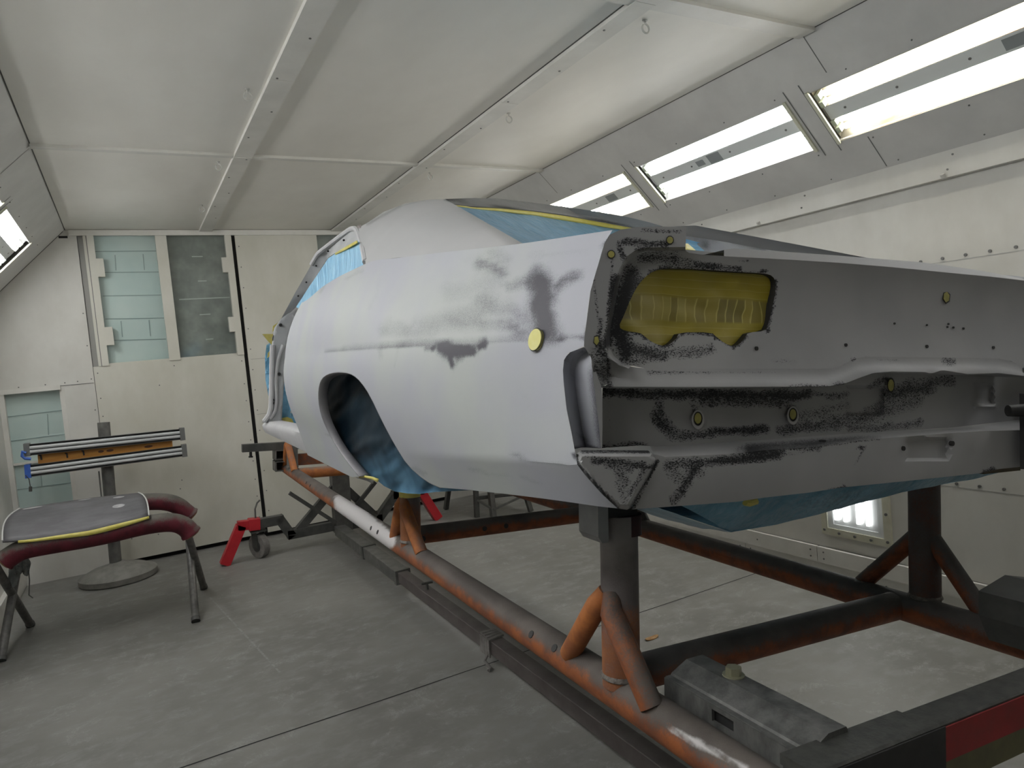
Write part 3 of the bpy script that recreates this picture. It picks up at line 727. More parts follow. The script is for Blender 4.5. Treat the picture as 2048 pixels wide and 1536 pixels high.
# round fuel filler opening covered with tape
y0, t0 = on_side(1074, 680); c0 = side(y0, t0); nn = (side(y0+.05, t0)-side(y0-.05, t0)).cross(side(y0, t0+.03)-side(y0, t0-.03)).normalized()
if nn.x > 0: nn = -nn
up = (side(y0, t0-.03)-side(y0, t0+.03)).normalized(); fw = nn.cross(up).normalized()
def ring(rad, off, n=28, ry_=1): return [c0 + nn*off + (up*math.cos(2*math.pi*k/n) + fw*math.sin(2*math.pi*k/n)*ry_)*rad for k in range(n)]
mb = MB(); rg = ring(.0205, .006); mb.add(rg + ring(.0205, -.012), [tuple(range(28))] + [(i,(i+1)%28,28+(i+1)%28,28+i) for i in range(28)])
ft = mb.build('fuel_filler_tape', car, [pm('pale_yellow_tape', (.66,.62,.20), (.72,.69,.30), 25, .5)], smooth=30)
mb = MB(); mb.loft([ring(.0228, .004), ring(.0205, .0035)], closed=True); mb.build('filler_rim', car, [BLACK], parent=ft)

# ---------------- rear end
YR, YF, YB_, YL = 1.0, 1.032, 1.088, 1.018
def R_(p): return cy(p[0], p[1], YR)
RIM_OUT = [(1168,692),(1168.6,676),(1173.5,640),(1181,582),(1196.5,529),(1209,486),(1219,469.5),(1242,459),(1278,454),(1328.5,453),(1373,455.5)]
RIM_IN = [(1257,737),(1237,730),(1219,714.6),(1212,699),(1211.7,674),(1214,648.5),(1222,610),(1229.5,570),(1238,539),(1252,514),(1272.7,498.7),(1293,495),(1371,493.6)]
FACE_IN = [(1263,731),(1243,725),(1227,711),(1220,697),(1219.5,674),(1222,650),(1229.5,612),(1237,573),(1246,543),(1258,521),(1277,506),(1296,502),(1371,501)]
TAIL_ST = [(1232,555,1216,690,9,.9),(1205,690,1214,745,9,.85),(1188,560,1196,640,4,.4),(1200,640,1196,705,7,.5),(1203,715,1212,765,12,.75),(1262,548,1236,660,20,.95),(1280,560,1255,600,12,.7),(1240,665,1255,712,18,.95),(1262,698,1330,710,16,.8),(1330,706,1420,700,15,.5),(1255,725,1290,720,10,.5),(1285,515,1350,522,13,.62),(1350,522,1400,532,12,.4),(1300,505,1365,505,7,.4),(1250,486,1335,487,9,.72),(1270,500,1300,492,6,.5),(1285,461,1360,463,5,.5),(1238,490,1248,515,8,.62),(1225,520,1215,620,5,.35),
 (1390,527,1480,536,4,.8),(1460,518,1500,522,3,.4),(1245,650,1300,548,3.5,.9),(1300,545,1345,533,3.5,.9),(1345,533,1530,543,3.5,.95),(1552,560,1534,664,3.5,1),(1500,668,1470,692,3,.9),(1470,696,1425,668,3,.9),(1425,665,1362,667,3,.9),(1360,670,1330,693,3,.9),(1330,694,1280,668,3,.9),(1280,667,1240,661,3,.9),
 (1380,702,1420,692,16,.3),(1545,722,1590,724,12,.25),(1690,722,1706,716,2,.9),(1340,743,1560,743,1.6,.5),(1180,716,1203,893,2,.85),
 (1440,600,1980,640,60,.12),(1600,560,1900,600,50,.12)]
tail_w = strokes(TAIL_ST, 5)
tail = MB()
sheet(tail, RIM_OUT + RIM_IN[::-1], lambda u, v: cy(u, v, YR), 6, wear_shade=tail_w)
n = 60; a_ = resample(RIM_IN, n); b2 = resample(FACE_IN, n)
rows = [[cy(*p, YR) for p in a_], [cy(p[0]*.6+q[0]*.4, p[1]*.6+q[1]*.4, YR+.006) for p, q in zip(a_, b2)], [cy(*q, YF) for q in b2]]
tail.loft(rows, w=[tail_w(p) for r_ in rows for p in r_])
POD = smooth_closed([(1237,654),(1247,633),(1262.5,595),(1278,567),(1298,547),(1318,538.5),(1341,536),(1405,539),(1481,544),(1529,546.5),(1546,552),(1552,566),(1549.5,593),(1542,623),(1535.5,648.5),(1531,662),(1496,665),(1490,675),(1478,689),(1466,693),(1450,687),(1433,674),(1423,664.5),(1359,664.5),(1351,679),(1337,690),(1323.5,692),(1303,684),(1288,671.5),(1280,665.5),(1250,662)], 1)
FACE_TOP = [(1371,501),(1378,505.5),(1405,509.5),(1460,513),(1528,516.5),(1600,520.5),(1680,525.5),(1782,534),(1840,539.5),(1909,546.5),(1980,553),(2048,561)]
CREASE = [(1263,731),(1290,737),(1380,738),(1528,737.5),(1640,737.5),(1675,736),(1690,727),(1706,718),(1731,713.5),(1833,714.6),(1940,716),(1998,717.5),(2023,722),(2048,735)]
def mirror_pts(P): return [V((2*XM - p.x, p.y, p.z)) for p in P]
# the part of the face this side of the frame edge is traced; the rest repeats the near half, mirrored
def face_y(u, v):
    uu = max(1300, min(2048, u)); t0 = atx(FACE_TOP, [max(uu, 1371)])[0][1]; t1 = atx(CREASE, [uu])[0][1]
    k = max(0, min(1, (v-t0)/(t1-t0))); e = max(0, min(1, (u-1262)/60))
    return YF + .020*4*k*(1-k)*(1-.25*k)*e
FO = FACE_IN + FACE_TOP[1:] + CREASE[::-1][:-1]
sheet(tail, FO, lambda u, v: cy(u, v, face_y(u, v)), 8, holes=[POD], wear_shade=tail_w)
pod3 = [cy(*p, face_y(*p)) for p in POD]
tail.loft([pod3, [p + V((0,.022,0)) for p in pod3]], closed=True, m=1)
# upper lip behind the face edge
LIP_T = [(1448,500),(1465,496.5),(1528,501),(1592,505),(1655,509.5),(1782,519.5),(1853,525.5),(1960,541),(2048,557.5)]
xs = [1448+ (2048-1448)*k/30 for k in range(31)]
tail.loft([[cy(x, y+.6, YF) for x, y in atx(FACE_TOP, xs)], [cy(x, y, YF+.012) for x, y in atx(LIP_T, xs)], [cy(x, y, YF+.012)+V((0,.10,.0)) for x, y in atx(LIP_T, xs)]])
# shelf and rolled lip over the bumper recess
LT = [(1213,751),(1240,761),(1380,763),(1528,763),(1655,763),(1685,754.5),(1718,740.5),(1756,735),(1998,737),(2023,741),(2048,747)]
LB = [(1209,767),(1224,773.5),(1380,774),(1528,773.5),(1630,773),(1662,772),(1690,767),(1721,755),(1746,746),(1782,743),(1850,744),(1862,747.5),(1884,740),(1934,748),(1998,746),(2048,752)]
CR2 = [(1212,702),(1227,721),(1243,731)] + CREASE[1:]
xs = [1214 + (2048-1214)*(k/110) for k in range(111)]
ra, rb, rcx = atx(CR2, xs), atx(LT, xs), atx(LB, xs)
rowA = [cy(*p, YF if p[0] > 1262 else YR + (YF-YR)*max(0, (p[0]-1214)/48)) for p in ra]; rowB = [cy(*p, YL+.004) for p in rb]; rowC = [cy(*p, YL) for p in rcx]
mid = [a.lerp(b, .5) + V((0,.004,.006)) for a, b in zip(rowA, rowB)]
rr_ = [rowA, mid, [p + V((0,.004,.004)) for p in rowB], rowB, rowC, [p + V((0,.006,-.003)) for p in rowC], [p + V((0,.105,.0)) for p in rowC]]
TAIL_ST2 = [(1210,766,1225,772,3,.8),(1560,776,1700,768,2,.6),(1290,742,1420,743,1.5,.7),(1690,722,1712,716,2,.8),(1740,717,1800,718,2,.7),(1890,722,1905,724,10,.6),(1990,728,2030,735,4,.7)]
w2 = strokes(TAIL_ST2 + TAIL_ST); tail.loft(rr_, w=[w2(p) for r_ in rr_ for p in r_])
# left mitre between rim foot and lip
tail.add([cy(1168,692,YR), cy(1212,702,YR), cy(1214,736,YR), cy(1214,751,YL+.004), cy(1214,768,YL), cy(1203,775,YR), cy(1187,745,YR), cy(1182,715,YR)], [(0,1,2,7),(2,3,6,7),(3,4,5,6)], 0, [.1,.5,.7,.5,.4,.5,.5,.4])
# bumper recess
D_ = [(1196,897),(1280,891),(1311,893),(1400,888),(1528,879.5),(1706,866.5),(1896,856),(1960,848.5),(2048,838)]
E_ = [(1312,909),(1330,914),(1455,908),(1528,900.5),(1620,895),(1731,879.5),(1896,866.5),(1960,862.5),(2048,860)]
F_ = [(1270,1019),(1345,1013),(1474,1003.5),(1525,995.7),(1620,985),(1680,975.5),(1833,960),(1960,946.5),(1998,938),(2048,933)]
REC_ST = [(1212,784,1300,790,12,.85),(1300,787,1620,790,11,.85),(1400,800,1560,803,14,.6),(1312,795,1325,830,12,.6),(1315,830,1345,868,16,.75),(1335,850,1360,872,14,.6),(1350,868,1420,870,11,.6),(1380,800,1390,825,10,.4),(1420,864,1530,860,10,.75),(1575,800,1590,825,9,.5),(1560,860,1700,846,13,.55),(1600,835,1690,810,16,.35),(1690,792,1620,788,9,.5),(1650,845,1740,835,16,.55),(1740,830,1830,800,22,.5),(1780,790,1860,770,20,.7),(1820,770,1900,760,16,.6),(1740,775,1770,760,9,.5),(1700,858,1840,848,10,.5),(1205,893,1290,892,6,.7),(1375,818,1400,812,7,.3),(1215,800,1222,880,6,.25)]
wr = strokes(REC_ST, 7)  # sanded patches, plus the shade under the lip painted into the colour
REC = [(1205,771)] + [p for p in LB if p[0] > 1209] + D_[::-1][:-1] + [(1204,896)]
def rec_fn(u, v):
    y = YB_
    for x0, x1, y0, y1, dp in ((1690,1765,772,828,.012), (1945,1985,770,808,.010), (1950,1996,812,815,-.008)):
        ex = min(1, max(0, min(u-x0, x1-u)/6+.5)); ez = min(1, max(0, min(v-y0, y1-v)/5+.5)); y += dp*ex*ez
    for x0, y0, r_ in ((1396,836,13), (1586,829,12), (1781,770,9)):
        d = math.hypot((u-x0), (v-y0-3)*.75); y -= .006*max(0, 1-(d/r_)**4)
    return cy(u, v, y + .006*max(0, (v-850)/40))
sheet(tail, REC, rec_fn, 7, wear_shade=wr)
tail.loft([[cy(1205, 771+k*12.4, YR) for k in range(11)], [cy(1205, 771+k*12.4, YB_) for k in range(11)]])
xs = [1300 + (2048-1300)*k/60 for k in range(61)]
d_, e_, f_ = atx(D_, xs), atx(E_, [max(x,1312) for x in xs]), atx(F_, xs)
VAL_ST = [(1330,906,1460,900,3,.7),(1460,905,1640,893,2.2,.7),(1640,892,1731,878,2.5,.6),(1335,930,1420,926,13,.6),(1420,922,1560,910,8,.85),(1500,905,1560,905,8,.9),(1560,908,1640,902,5,.4),(1392,935,1365,985,12,.85),(1365,985,1345,998,12,.55),(1345,945,1375,965,20,.45),(1360,925,1400,945,16,.4),(1315,921,1264,1018,4,1),(1712,898,1732,892,3,.8),(1728,900,1700,940,4,.35),(1230,1005,1340,1012,2,.4),(1640,979,1690,974,2,.7),(1967,943,1990,938,4,.9),(1700,882,1760,876,3,.4)]
wv = strokes(VAL_ST, 6)
dd = [cy(*p, YB_+.006) for p in d_]; ee = [cy(*p, YR+.004) for p in e_]
tail.loft([dd, [a.lerp(b, .5) + V((0,0,-.003)) for a, b in zip(dd, ee)], ee], w=[wv(p) for p in dd] + [wv(p) for p in ee]*2)
VAL = [(1300,909)] + E_ + F_[::-1][:-1] + [(1262,1019),(1275,990),(1300,950),(1314,924)]
def val_fn(u, v):
    y = YR + .010*max(0, (v-930)/90)**2 + (.006 if v < 900 else 0)*0
    x0, x1, y0, y1 = 1812, 1898, 880-(u-1815)*.06, 921-(u-1815)*.06
    ex = min(1, max(0, min(u-x0, x1-u)/6+.5)); ez = min(1, max(0, min(v-y0, y1-v)/5+.5)); y += .014*ex*ez
    k = max(0, (u-1312)/30); y += .0 if k > 1 else -.004*(1-k)
    return cy(u, v, y)
sheet(tail, VAL, val_fn, 8, wear_shade=wv)
# scooped notch in the corner of the quarter
NL = [(1168,694),(1152,700),(1137,706),(1128,720),(1126,740),(1127,762),(1133,817),(1143,865),(1149,898)]
NV = [(1176,702),(1166,708),(1157,716),(1151,730),(1149.5,744),(1149.5,760),(1155,805),(1165,865),(1172,895)]
NR = [(1182,714),(1182,715),(1183,717),(1183,722),(1184,735),(1186,755),(1191,795),(1197,845),(1202,897)]
N_ = 24
lv = [side(*on_side(*p)) for p in resample(NL, N_)]; vv = []
for i, p in enumerate(resample(NV, N_)): k = min(1, i/7); vv.append(cy(*p, 1.035 + .05*k))
rv = [cy(*p, YR) for p in resample(NR, N_)]
rows = [lv, [a.lerp(b, .5) + V((.006,.008,0)) for a, b in zip(lv, vv)], vv, [a.lerp(b, .5) for a, b in zip(vv, rv)], rv]
NW = strokes([(1180,716,1203,893,2.2,.9),(1150,898,1200,896,4,1),(1160,800,1172,890,3,.8),(1140,706,1175,703,3,.6),(1128,722,1138,706,2.5,.6),(1160,870,1178,892,6,.7)])
tail.loft(rows, m=2, w=[NW(p) for r_ in rows for p in r_])
tail.loft([[cy(*p, YR) for p in resample([(1182,714),(1203,775),(1205,800),(1205,860),(1204,897)], 24)], rv])
# triangular corner piece between two dark grooves
GU = [(1152.5,908),(1163,901),(1203,900),(1296,901),(1304,907),(1312,914),(1315,922),(1308,938),(1285,978),(1262,1016),(1254,1019.5),(1236,1017),(1205,989),(1170,950),(1154.5,929)]
GW = strokes([(1153,910,1156,930,3,1),(1156,930,1236,1017,3.4,1),(1315,920,1300,955,4,1),(1300,955,1260,1017,4,1),(1165,902,1300,903,3.4,1),(1190,920,1285,930,9,.75),(1215,930,1260,938,10,.6),(1235,940,1250,965,14,.5),(1240,965,1252,1000,16,.35),(1285,937,1305,933,4,.85),(1262,985,1290,940,8,.5),(1170,912,1200,916,4,.4)], 4)
def gu_fn(u, v):
    d = min(segd(u, v, a, b) for a, b in zip(GU, GU[1:]+GU[:1]))
    k = min(1, d/9); y = 1.003 - .022*(3*k*k-2*k**3)
    if v < 911: y = 1.0 - .016*max(0, min(1, (v-900)/11))
    sx_ = (u-1235)/80
    return cy(u, v, y)
sheet(tail, GU, gu_fn, 5, wear_shade=GW)
gb = tail
tail.build('tail_panel', car, [PRIM_TAIL, BLACK, PRIM_SIDE], smooth=32)
# the far half of the rear end, past the picture edge
far = MB()
x1 = cy(2048, 700, YF+.03).x + .03; XE = 2*XM - .66
for (za, ya), (zb, yb) in zip([(.235,YF),(.02,YF),(.0,YL),(-.006,YL),(-.006,YB_),(-.12,YB_),(-.14,YR)], [(.02,YF),(.0,YL),(-.006,YL),(-.006,YB_),(-.12,YB_),(-.14,YR),(-.235,YR)]):
    far.add([(x1-.02, ya+.012, za), (XE, ya+.012, za), (XE, yb+.012, zb), (x1-.02, yb+.012, zb)], [(0,1,2,3)])
far.build('tail_panel', car, [PRIM_TAIL], smooth=0)
# lamp opening taped over
mb = MB(); sheet(mb, [((p[0]-1395)*1.0+1395, (p[1]-610)*1.0+610) for p in POD], lambda u, v: cy(u, v, face_y(u, v)+.014 + .006*noise.noise(V((u*.02, v*.03, 0)))), 9)
mb.build('lamp_opening_tape', car, [TAPEP], smooth=60)
mb2 = mirror(mb); mb2.build('lamp_opening_tape', car, [TAPEP], smooth=60)
# taped fastener holes
def plug(px, py, y, a, b, ring_=0, rot=0, shape=8):
    mb = MB(); n = shape
    def rg(k, off): return [cy(px + k*a*math.cos(2*math.pi*i/n+rot), py + k*b*math.sin(2*math.pi*i/n+rot), y-off) for i in range(n)]
    mb.add(rg(1, .003) + rg(1, -.004), [tuple(range(n))] + [(i,(i+1)%n,n+(i+1)%n,n+i) for i in range(n)])
    o = mb.build('tape_plug', car, [TAPE_D], smooth=0)
    mb = MB(); mb.loft([rg(1.0, .002), rg(1.28, .0015), rg(1.3, -.003)], closed=True); mb.build('hole_rim', car, [BLACK], parent=o, smooth=0)
    if ring_:
        mb = MB()
        def rg2(k, off, sh): return [cy(px + k*a*math.cos(2*math.pi*i/20), py + sh + k*b*math.sin(2*math.pi*i/20), y-off) for i in range(20)]
        mb.loft([rg2(1.3, .004, 1), rg2(1.75, .0045, 2.5), rg2(1.85, -.004, 2.8)], closed=True); mb.build('hole_collar', car, [pm('collar_primer', (.42,.42,.42), rough=.5)], parent=o, smooth=30)
plug(1222.5, 508.5, YR, 6.6, 7, shape=10); plug(1340, 480, YR, 6.4, 7, shape=10); plug(1193, 681, YR, 5.5, 9.5, shape=5, rot=.2); plug(1893, 594, face_y(1893,594), 6.5, 11, shape=6, rot=.7)
plug(1396, 836.5, YB_-.006, 7, 11, 1, shape=12); plug(1586, 828.5, YB_-.006, 6.5, 10.5, 1, shape=12); plug(1782, 770.5, YB_-.006, 6, 12, 0, shape=12)
for x, y, yy, r_ in ((1693,690,YF,3.2),(1855,693,YF,3.2),(1988,695,YF,2.8),(1790,647,YF,2),(1855,650,YF,1.6),(1898,648,YF,1.8),(1896,654,YF,1.8),(1908,655,YF,2),(1928,657,YF,2.2),(1514,697,YF,4),(1808,897,YR,4.5),(1906,887,YR,4.8),(1647,882,YR+.03,7),(1423,698,YF,2)):
    mb = MB(); n = 8; q = [cy(x + r_*.8*math.cos(2*math.pi*i/n+.5), y + r_*1.1*math.sin(2*math.pi*i/n+.5)*(.35 if r_ == 7 else 1), (face_y(x, y) if yy == YF else yy)-.0025) for i in range(n)]
    mb.add(q + [p + V((0,.006,0)) for p in q], [tuple(range(n))] + [(i,(i+1)%n,n+(i+1)%n,n+i) for i in range(n)]); mb.build('screw_hole', car, [BLACK], smooth=0)

# ---------------- sail panel, roof, window openings
PK = V((.9965, 2.5, .684)); RB = V((.73, 1.37, .294))
def line3(a, b, n): return [a.lerp(b, k/(n-1)) for k in range(n)]
def res3(P, n):
    L = [0]
    for a, b in zip(P, P[1:]): L.append(L[-1] + (b-a).length)
    out = []; i = 0
    for k in range(n):
        d = L[-1]*k/(n-1)
        while i < len(P)-2 and L[i+1] < d: i += 1
        out.append(P[i].lerp(P[i+1], min(1, (d-L[i])/max(1e-9, L[i+1]-L[i]))))
    return out
N1, N2 = 34, 24
cp_front = [side(2.37, 0), cy(729,515,2.46), cy(724,496,2.66), cy(717,475,2.98), cy(711,457.5,3.28)]
sil = [cy(711,457.5,3.28), cy(722,452.5,3.22), cy(737,444,3.14), cy(767,424,3.02), cy(810,407,2.84), cy(850,400,2.66), PK]
ridge = line3(PK, RB, N2)
belt = [side(y, 0) for y in (2.37,2.2,2.0,1.8,1.6,1.45,1.33)] + [RB]
b0, b1, l0, l1 = res3(belt, N1), res3(smooth3(sil) if False else sil, N1), res3(cp_front, N2), res3(ridge[::-1], N2)
G = []
for j in range(N2):
    v = j/(N2-1); row = []
    for i in range(N1):
        u = i/(N1-1)
        p = b0[i]*(1-v) + b1[i]*v + l0[j]*(1-u) + l1[j]*u - (b0[0]*(1-u)*(1-v) + b0[-1]*u*(1-v) + b1[0]*(1-u)*v + b1[-1]*u*v)
        bul = .022*math.sin(math.pi*u)*math.sin(math.pi*v); row.append(p + V((-bul, -.2*bul, .2*bul)))
    G.append(row)
rw = strokes([(735,448,800,412,5,.5),(800,412,850,400,3,.4),(890,399,912,405,4,.7),(915,405,1045,486,1.5,.25),(731,525,1045,488,1.2,.3)])
mb = MB(); mb.loft(G, w=[rw(p) for r_ in G for p in r_]); mb.build('sail_panel', car, [PRIM_ROOF], smooth=40); sailm = mirror(mb)
# the far sail panel sits a little lower where the photo shows its edge
FR = [(cy(1372,472,2.5)), cy(1440,482,2.3), cy(1540,500.5,2.08), cy(1700,517.5,1.8), cy(2048,554,1.25)]
sailm.build('sail_panel', car, [PRIM_ROOF], smooth=40)
ROOF_T = [PK, cy(950,396,2.66), cy(1000,397.5,2.78), cy(1065,405,2.86), cy(1130,413.5,2.88), cy(1200,424,2.82), cy(1255,434,2.74), cy(1300,445,2.65), cy(1340,457,2.57), cy(1372,466,2.5)]
ROOF_B = [(905,409),(950,413),(1000,415),(1065,421),(1130,430),(1200,442.5),(1255,452.5),(1300,461),(1340,468),(1372,475)]
nT = 40
ru = res3(ROOF_T, nT); ysr = [p.y for p in ru]
rbp = resample(ROOF_B, nT); rl = [cy(*p, y-.035) for p, y in zip(rbp, ysr)]
bw_ = strokes([(890,399,935,402,5,1),(935,401,1100,412,3,.7),(900,408,1000,414,2,.8),(1000,414,1300,458,2,.9),(1040,407,1070,410,6,.6),(1250,440,1372,468,3,.6)])
mb = MB(); rows = [[p + V((0,.03,.004)) for p in ru], ru, [a.lerp(b, .5) + V((0,.012,0)) for a, b in zip(ru, rl)], rl]
mb.loft(rows, w=[bw_(p) for r_ in rows for p in r_]); mb.build('rear_window_channel', car, [pm('x', (.1,.1,.1)) if False else primer('channel_primer', (.20,.205,.21), (.25,.25,.25), (.03,.03,.03))], smooth=40)
# film over the rear window, taped along the top
ty = [(p[0], p[1] + (2 if 930 < p[0] < 1310 else 1)) for p in rbp]; tb = [(p[0], p[1] + 2 + 9*math.sin(math.pi*min(1, max(0, (p[0]-900)/480)))) for p in rbp]
mb = MB(); mb.loft([[cy(*p, y-.040) for p, y in zip(ty, ysr)], [cy(*p, y-.046) for p, y in zip(tb, ysr)]])
tp = mb.build('window_tape', car, [TAPE], smooth=30, thick=.002)
low = [V((.745 + (2.46-.745)*k/(nT-1), 1.48 + .12*math.sin(math.pi*k/(nT-1)), .285 - .03*k/(nT-1))) for k in range(nT)]
top = [cy(*p, y-.044) for p, y in zip(tb, ysr)]
rows = []
for j in range(14):
    v = j/13; rows.append([a.lerp(b, v) + V((0, .02*math.sin(math.pi*v), -.05*math.sin(math.pi*v)*math.sin(math.pi*k/(nT-1)) + .006*noise.noise(V((k*.25, j*.4, 2))))) for k, (a, b) in enumerate(zip(top, low))])
mb = MB(); mb.loft(rows); mb.build('rear_window_film', car, [FILM_W], smooth=60)
# inner side of the far buttress and the far shoulder, seen over the tail lip
nf = 30
f0 = res3(FR, nf); f1 = [V((p.x - .12 - .03*(1-k/(nf-1)), p.y - .10, p.z - .16 + .05*(k/(nf-1)))) for k, p in enumerate(f0)]
iw = strokes([(1372,470,1440,486,6,.5),(1385,482,1420,495,6,.7),(1460,490,1540,502,5,.8),(1390,470,1420,476,3,.4)])
mb = MB(); rows = [[p + V((.05,.03,-.03)) for p in f0], f0] + [[a.lerp(b, v) for a, b in zip(f0, f1)] for v in (.25,.5,.75,1)]
mb.loft(rows, w=[iw(p) for r_ in rows for p in r_]); mb.build('buttress_inner_panel', car, [primer('inner_primer', (.30,.31,.34), (.36,.37,.39), (.06,.06,.07))], smooth=50)
mb = MB(); q = [cy(1372.5,487,1.6), cy(1376,487,1.6), cy(1392,501,1.45), cy(1386,504,1.45), cy(1374,497,1.5)]
mb.add(q + [p + V((0,.01,0)) for p in q], [(0,1,2,3,4)] + [(i,(i+1)%5,5+(i+1)%5,5+i) for i in range(5)]); mb.build('tape_strip', car, [TAPE], smooth=0)
# roof skin
RF = [cy(635,506,4.28), cy(650,497,4.02), cy(672,480,3.72), cy(694,464.5,3.44), cy(711,457.5,3.28)]
left = res3(RF + sil[1:4], 26); rows = []
NRF = 22
for k, p in enumerate(left):
    q = V((2*XM - p.x, p.y, p.z)); rows.append([p.lerp(q, i/(NRF-1)) + V((0, .0, .035*math.sin(math.pi*i/(NRF-1)))) for i in range(NRF)])
mb = MB(); mb.loft(rows); mb.build('roof', car, [PRIM_ROOF], smooth=60)
rows = [[left[-1].lerp(V((2*XM-left[-1].x, left[-1].y, left[-1].z)), i/(nT-1)) + V((0,0,.035*math.sin(math.pi*i/(nT-1)))) for i in range(nT)], [p + V((0,.03,.004)) for p in ru]]
mb = MB(); mb.loft(rows); mb.build('roof', car, [PRIM_ROOF], smooth=60)
# window frame: drip rail, inner rail, film
OUT = [(562.6,637),(590,586),(612,548),(635.4,507),(668,482),(701,458),(711,457),(716,463),(722,480),(728,503),(732,524)]
OUTY = [4.62,4.50,4.40,4.28,3.86,3.40,3.28,3.2,2.95,2.6,2.42]
INN = [(594.8,612),(612,583),(632,552),(655.7,516),(669,507),(692,494),(715,481),(718,484),(722,496),(726,510),(728,522)]
nn_ = 44
def blend(tab, ys, n):
    q = resample([(a, b, y) for (a, b), y in zip(tab, ys)], n); return [cy(a, b, y) for a, b, y in q]
o3 = blend(OUT, OUTY, nn_); i3 = [cy(a, b, y-.03) for a, b, y in resample([(a, b, y) for (a, b), y in zip(INN, OUTY)], nn_)]
mb = MB(); mb.loft([o3, [a.lerp(b, .5) + V((.01,0,0)) for a, b in zip(o3, i3)], i3])
for k in (6, 11, 17, 23, 29): 
    c_ = o3[k].lerp(i3[k], .45) + V((0,-.012,0)); mb.dot(c_, (0,-1,0), .0055, .004, 8, 1)
mb.build('window_frame', car, [JAMB, BLACK], smooth=40)
mb = MB(); mb.tube(o3[17:], .013, 8); mb.build('drip_rail', car, [JAMBW])
mb = MB(); mb.tube([p + V((.016,-.02,0)) for p in blend([(711,457),(717,462),(724,480),(730,503),(734,522)], [3.28,3.2,2.95,2.6,2.42], 14)], .016, 8); mb.build('pillar_edge', car, [pm('bare_brown_primer', (.22,.19,.18), (.28,.25,.24), 20, .6)])
mb = MB(); sheet(mb, [(592,614),(612,583),(632,553),(656,517),(669,508),(692,495),(716,482),(719,486),(728,520),(731,531),(735,545),(650,590),(606,622)], lambda u, v: cy(u, v, 4.55 - (u-592)/143*2.0 + .05*noise.noise(V((u*.09, v*.02, 0)))), 6)
wf = mb.build('side_window_film', car, [FILM_B], smooth=60)
mb = MB(); mb.loft([[cy(*p, y) for p, y in (((670,506.5),3.45),((692,493.5),3.12),((714,481),2.78))], [cy(*p, y) for p, y in (((671,510),3.43),((693,499),3.10),((715,486),2.76))]]); mb.build('tape_strip', car, [TAPE], parent=wf, thick=.003)
mb = MB(); q = [cy(x, y, 3.85) for x, y in ((649,526),(658,519),(660,530),(655,538),(648,537))]; mb.add(q + [p+V((0,.01,0)) for p in q], [(0,1,2,3,4)]); mb.build('tape_strip', car, [TAPE], parent=wf, smooth=0)
# door opening: hinge post, pillar foot, sill
PO = [(549,656),(562.6,637),(596,612),(588,640),(578,668),(571,700),(569,740),(565,800),(563,839),(570,846),(545,845),(524.5,845),(536,828),(540,812),(541.5,778),(543,720),(544,690)]
mb = MB(); sheet(mb, PO, lambda u, v: cy(u, v, 4.62), 5)
hp = mb.build('hinge_post', car, [JAMB], smooth=40, thick=.03)
mb = MB()
mb.tube([cy(x, y, 4.60) for x, y in ((545,690),(544,720),(543,778),(542,815),(538,830),(528,843))], .016, 8); mb.tube([cy(x, y, 4.60) for x, y in ((566,690),(556,720),(551,760),(553,800),(550,822),(540,838))], .011, 8)
for x, y in ((558,748),(545,800),(545,806),(561,650)): mb.dot(cy(x, y, 4.60), (0,-1,0), .010, .012, 8, 1)
mb.build('post_flange', car, [JAMBW, BLACK], parent=hp)
mb = MB(); sheet(mb, [(566,742),(572,735),(600,760),(605,845),(590,848),(562,840)], lambda u, v: cy(u, v, 4.68 + .03*noise.noise(V((u*.2, v*.05, 0)))), 6); db = mb.build('door_opening_film', car, [FILM_B], smooth=60)
mb = MB(); q = [cy(x, y, 4.66) for x, y in ((564,836),(575,834),(584,838),(588,847),(564,843))]; mb.add(q + [p+V((0,.01,0)) for p in q], [(0,1,2,3,4)]); mb.build('tape_strip', car, [TAPE], parent=db, smooth=0)
mb = MB(); sheet(mb, [(533,690),(542,684),(545,720),(543,790),(537,792),(531,760),(530,715)], lambda u, v: cy(u, v, 4.78 + .03*noise.noise(V((u*.2, v*.08, 5)))), 5); fw_ = mb.build('firewall_film', car, [FILM_B], smooth=60)
DYT = pm('dull_yellow_tape', (.42,.36,.09), (.52,.46,.14), 20, .5)
for P in (((546,652),(562,641),(556,650),(545,664)), ((525,668),(548,668),(544,690),(538,684)), ((536,706),(541,700),(540,712),(535,716))):
    q = [cy(x, y, 4.74) for x, y in P]; mb = MB(); mb.add(q + [p+V((0,.012,0)) for p in q], [(0,1,2,3),(7,6,5,4),(0,4,5,1),(1,5,6,2),(2,6,7,3),(3,7,4,0)]); mb.build('torn_tape', car, [DYT], parent=fw_, smooth=0)
SA = [(.72,-.240),(.64,-.246),(.626,-.262),(.637,-.30),(.65,-.345),(.66,-.368),(.72,-.371)]; SB = [(.69,-.258),(.612,-.262),(.600,-.276),(.590,-.288),(.596,-.315),(.61,-.338),(.69,-.345)]
rows = []
for k in range(16):
    v = k/15; rows.append([V((a[0]+(b[0]-a[0])*v, 3.36 + 1.37*v, a[1]+(b[1]-a[1])*v)) for a, b in zip(SA, SB)])
rows.append([V((.66, 4.75, -.30))]*7)
mb = MB(); mb.loft(rows); mb.build('sill', car, [JAMBW], smooth=50); mirror(mb).build('sill', car, [JAMBW], smooth=50)
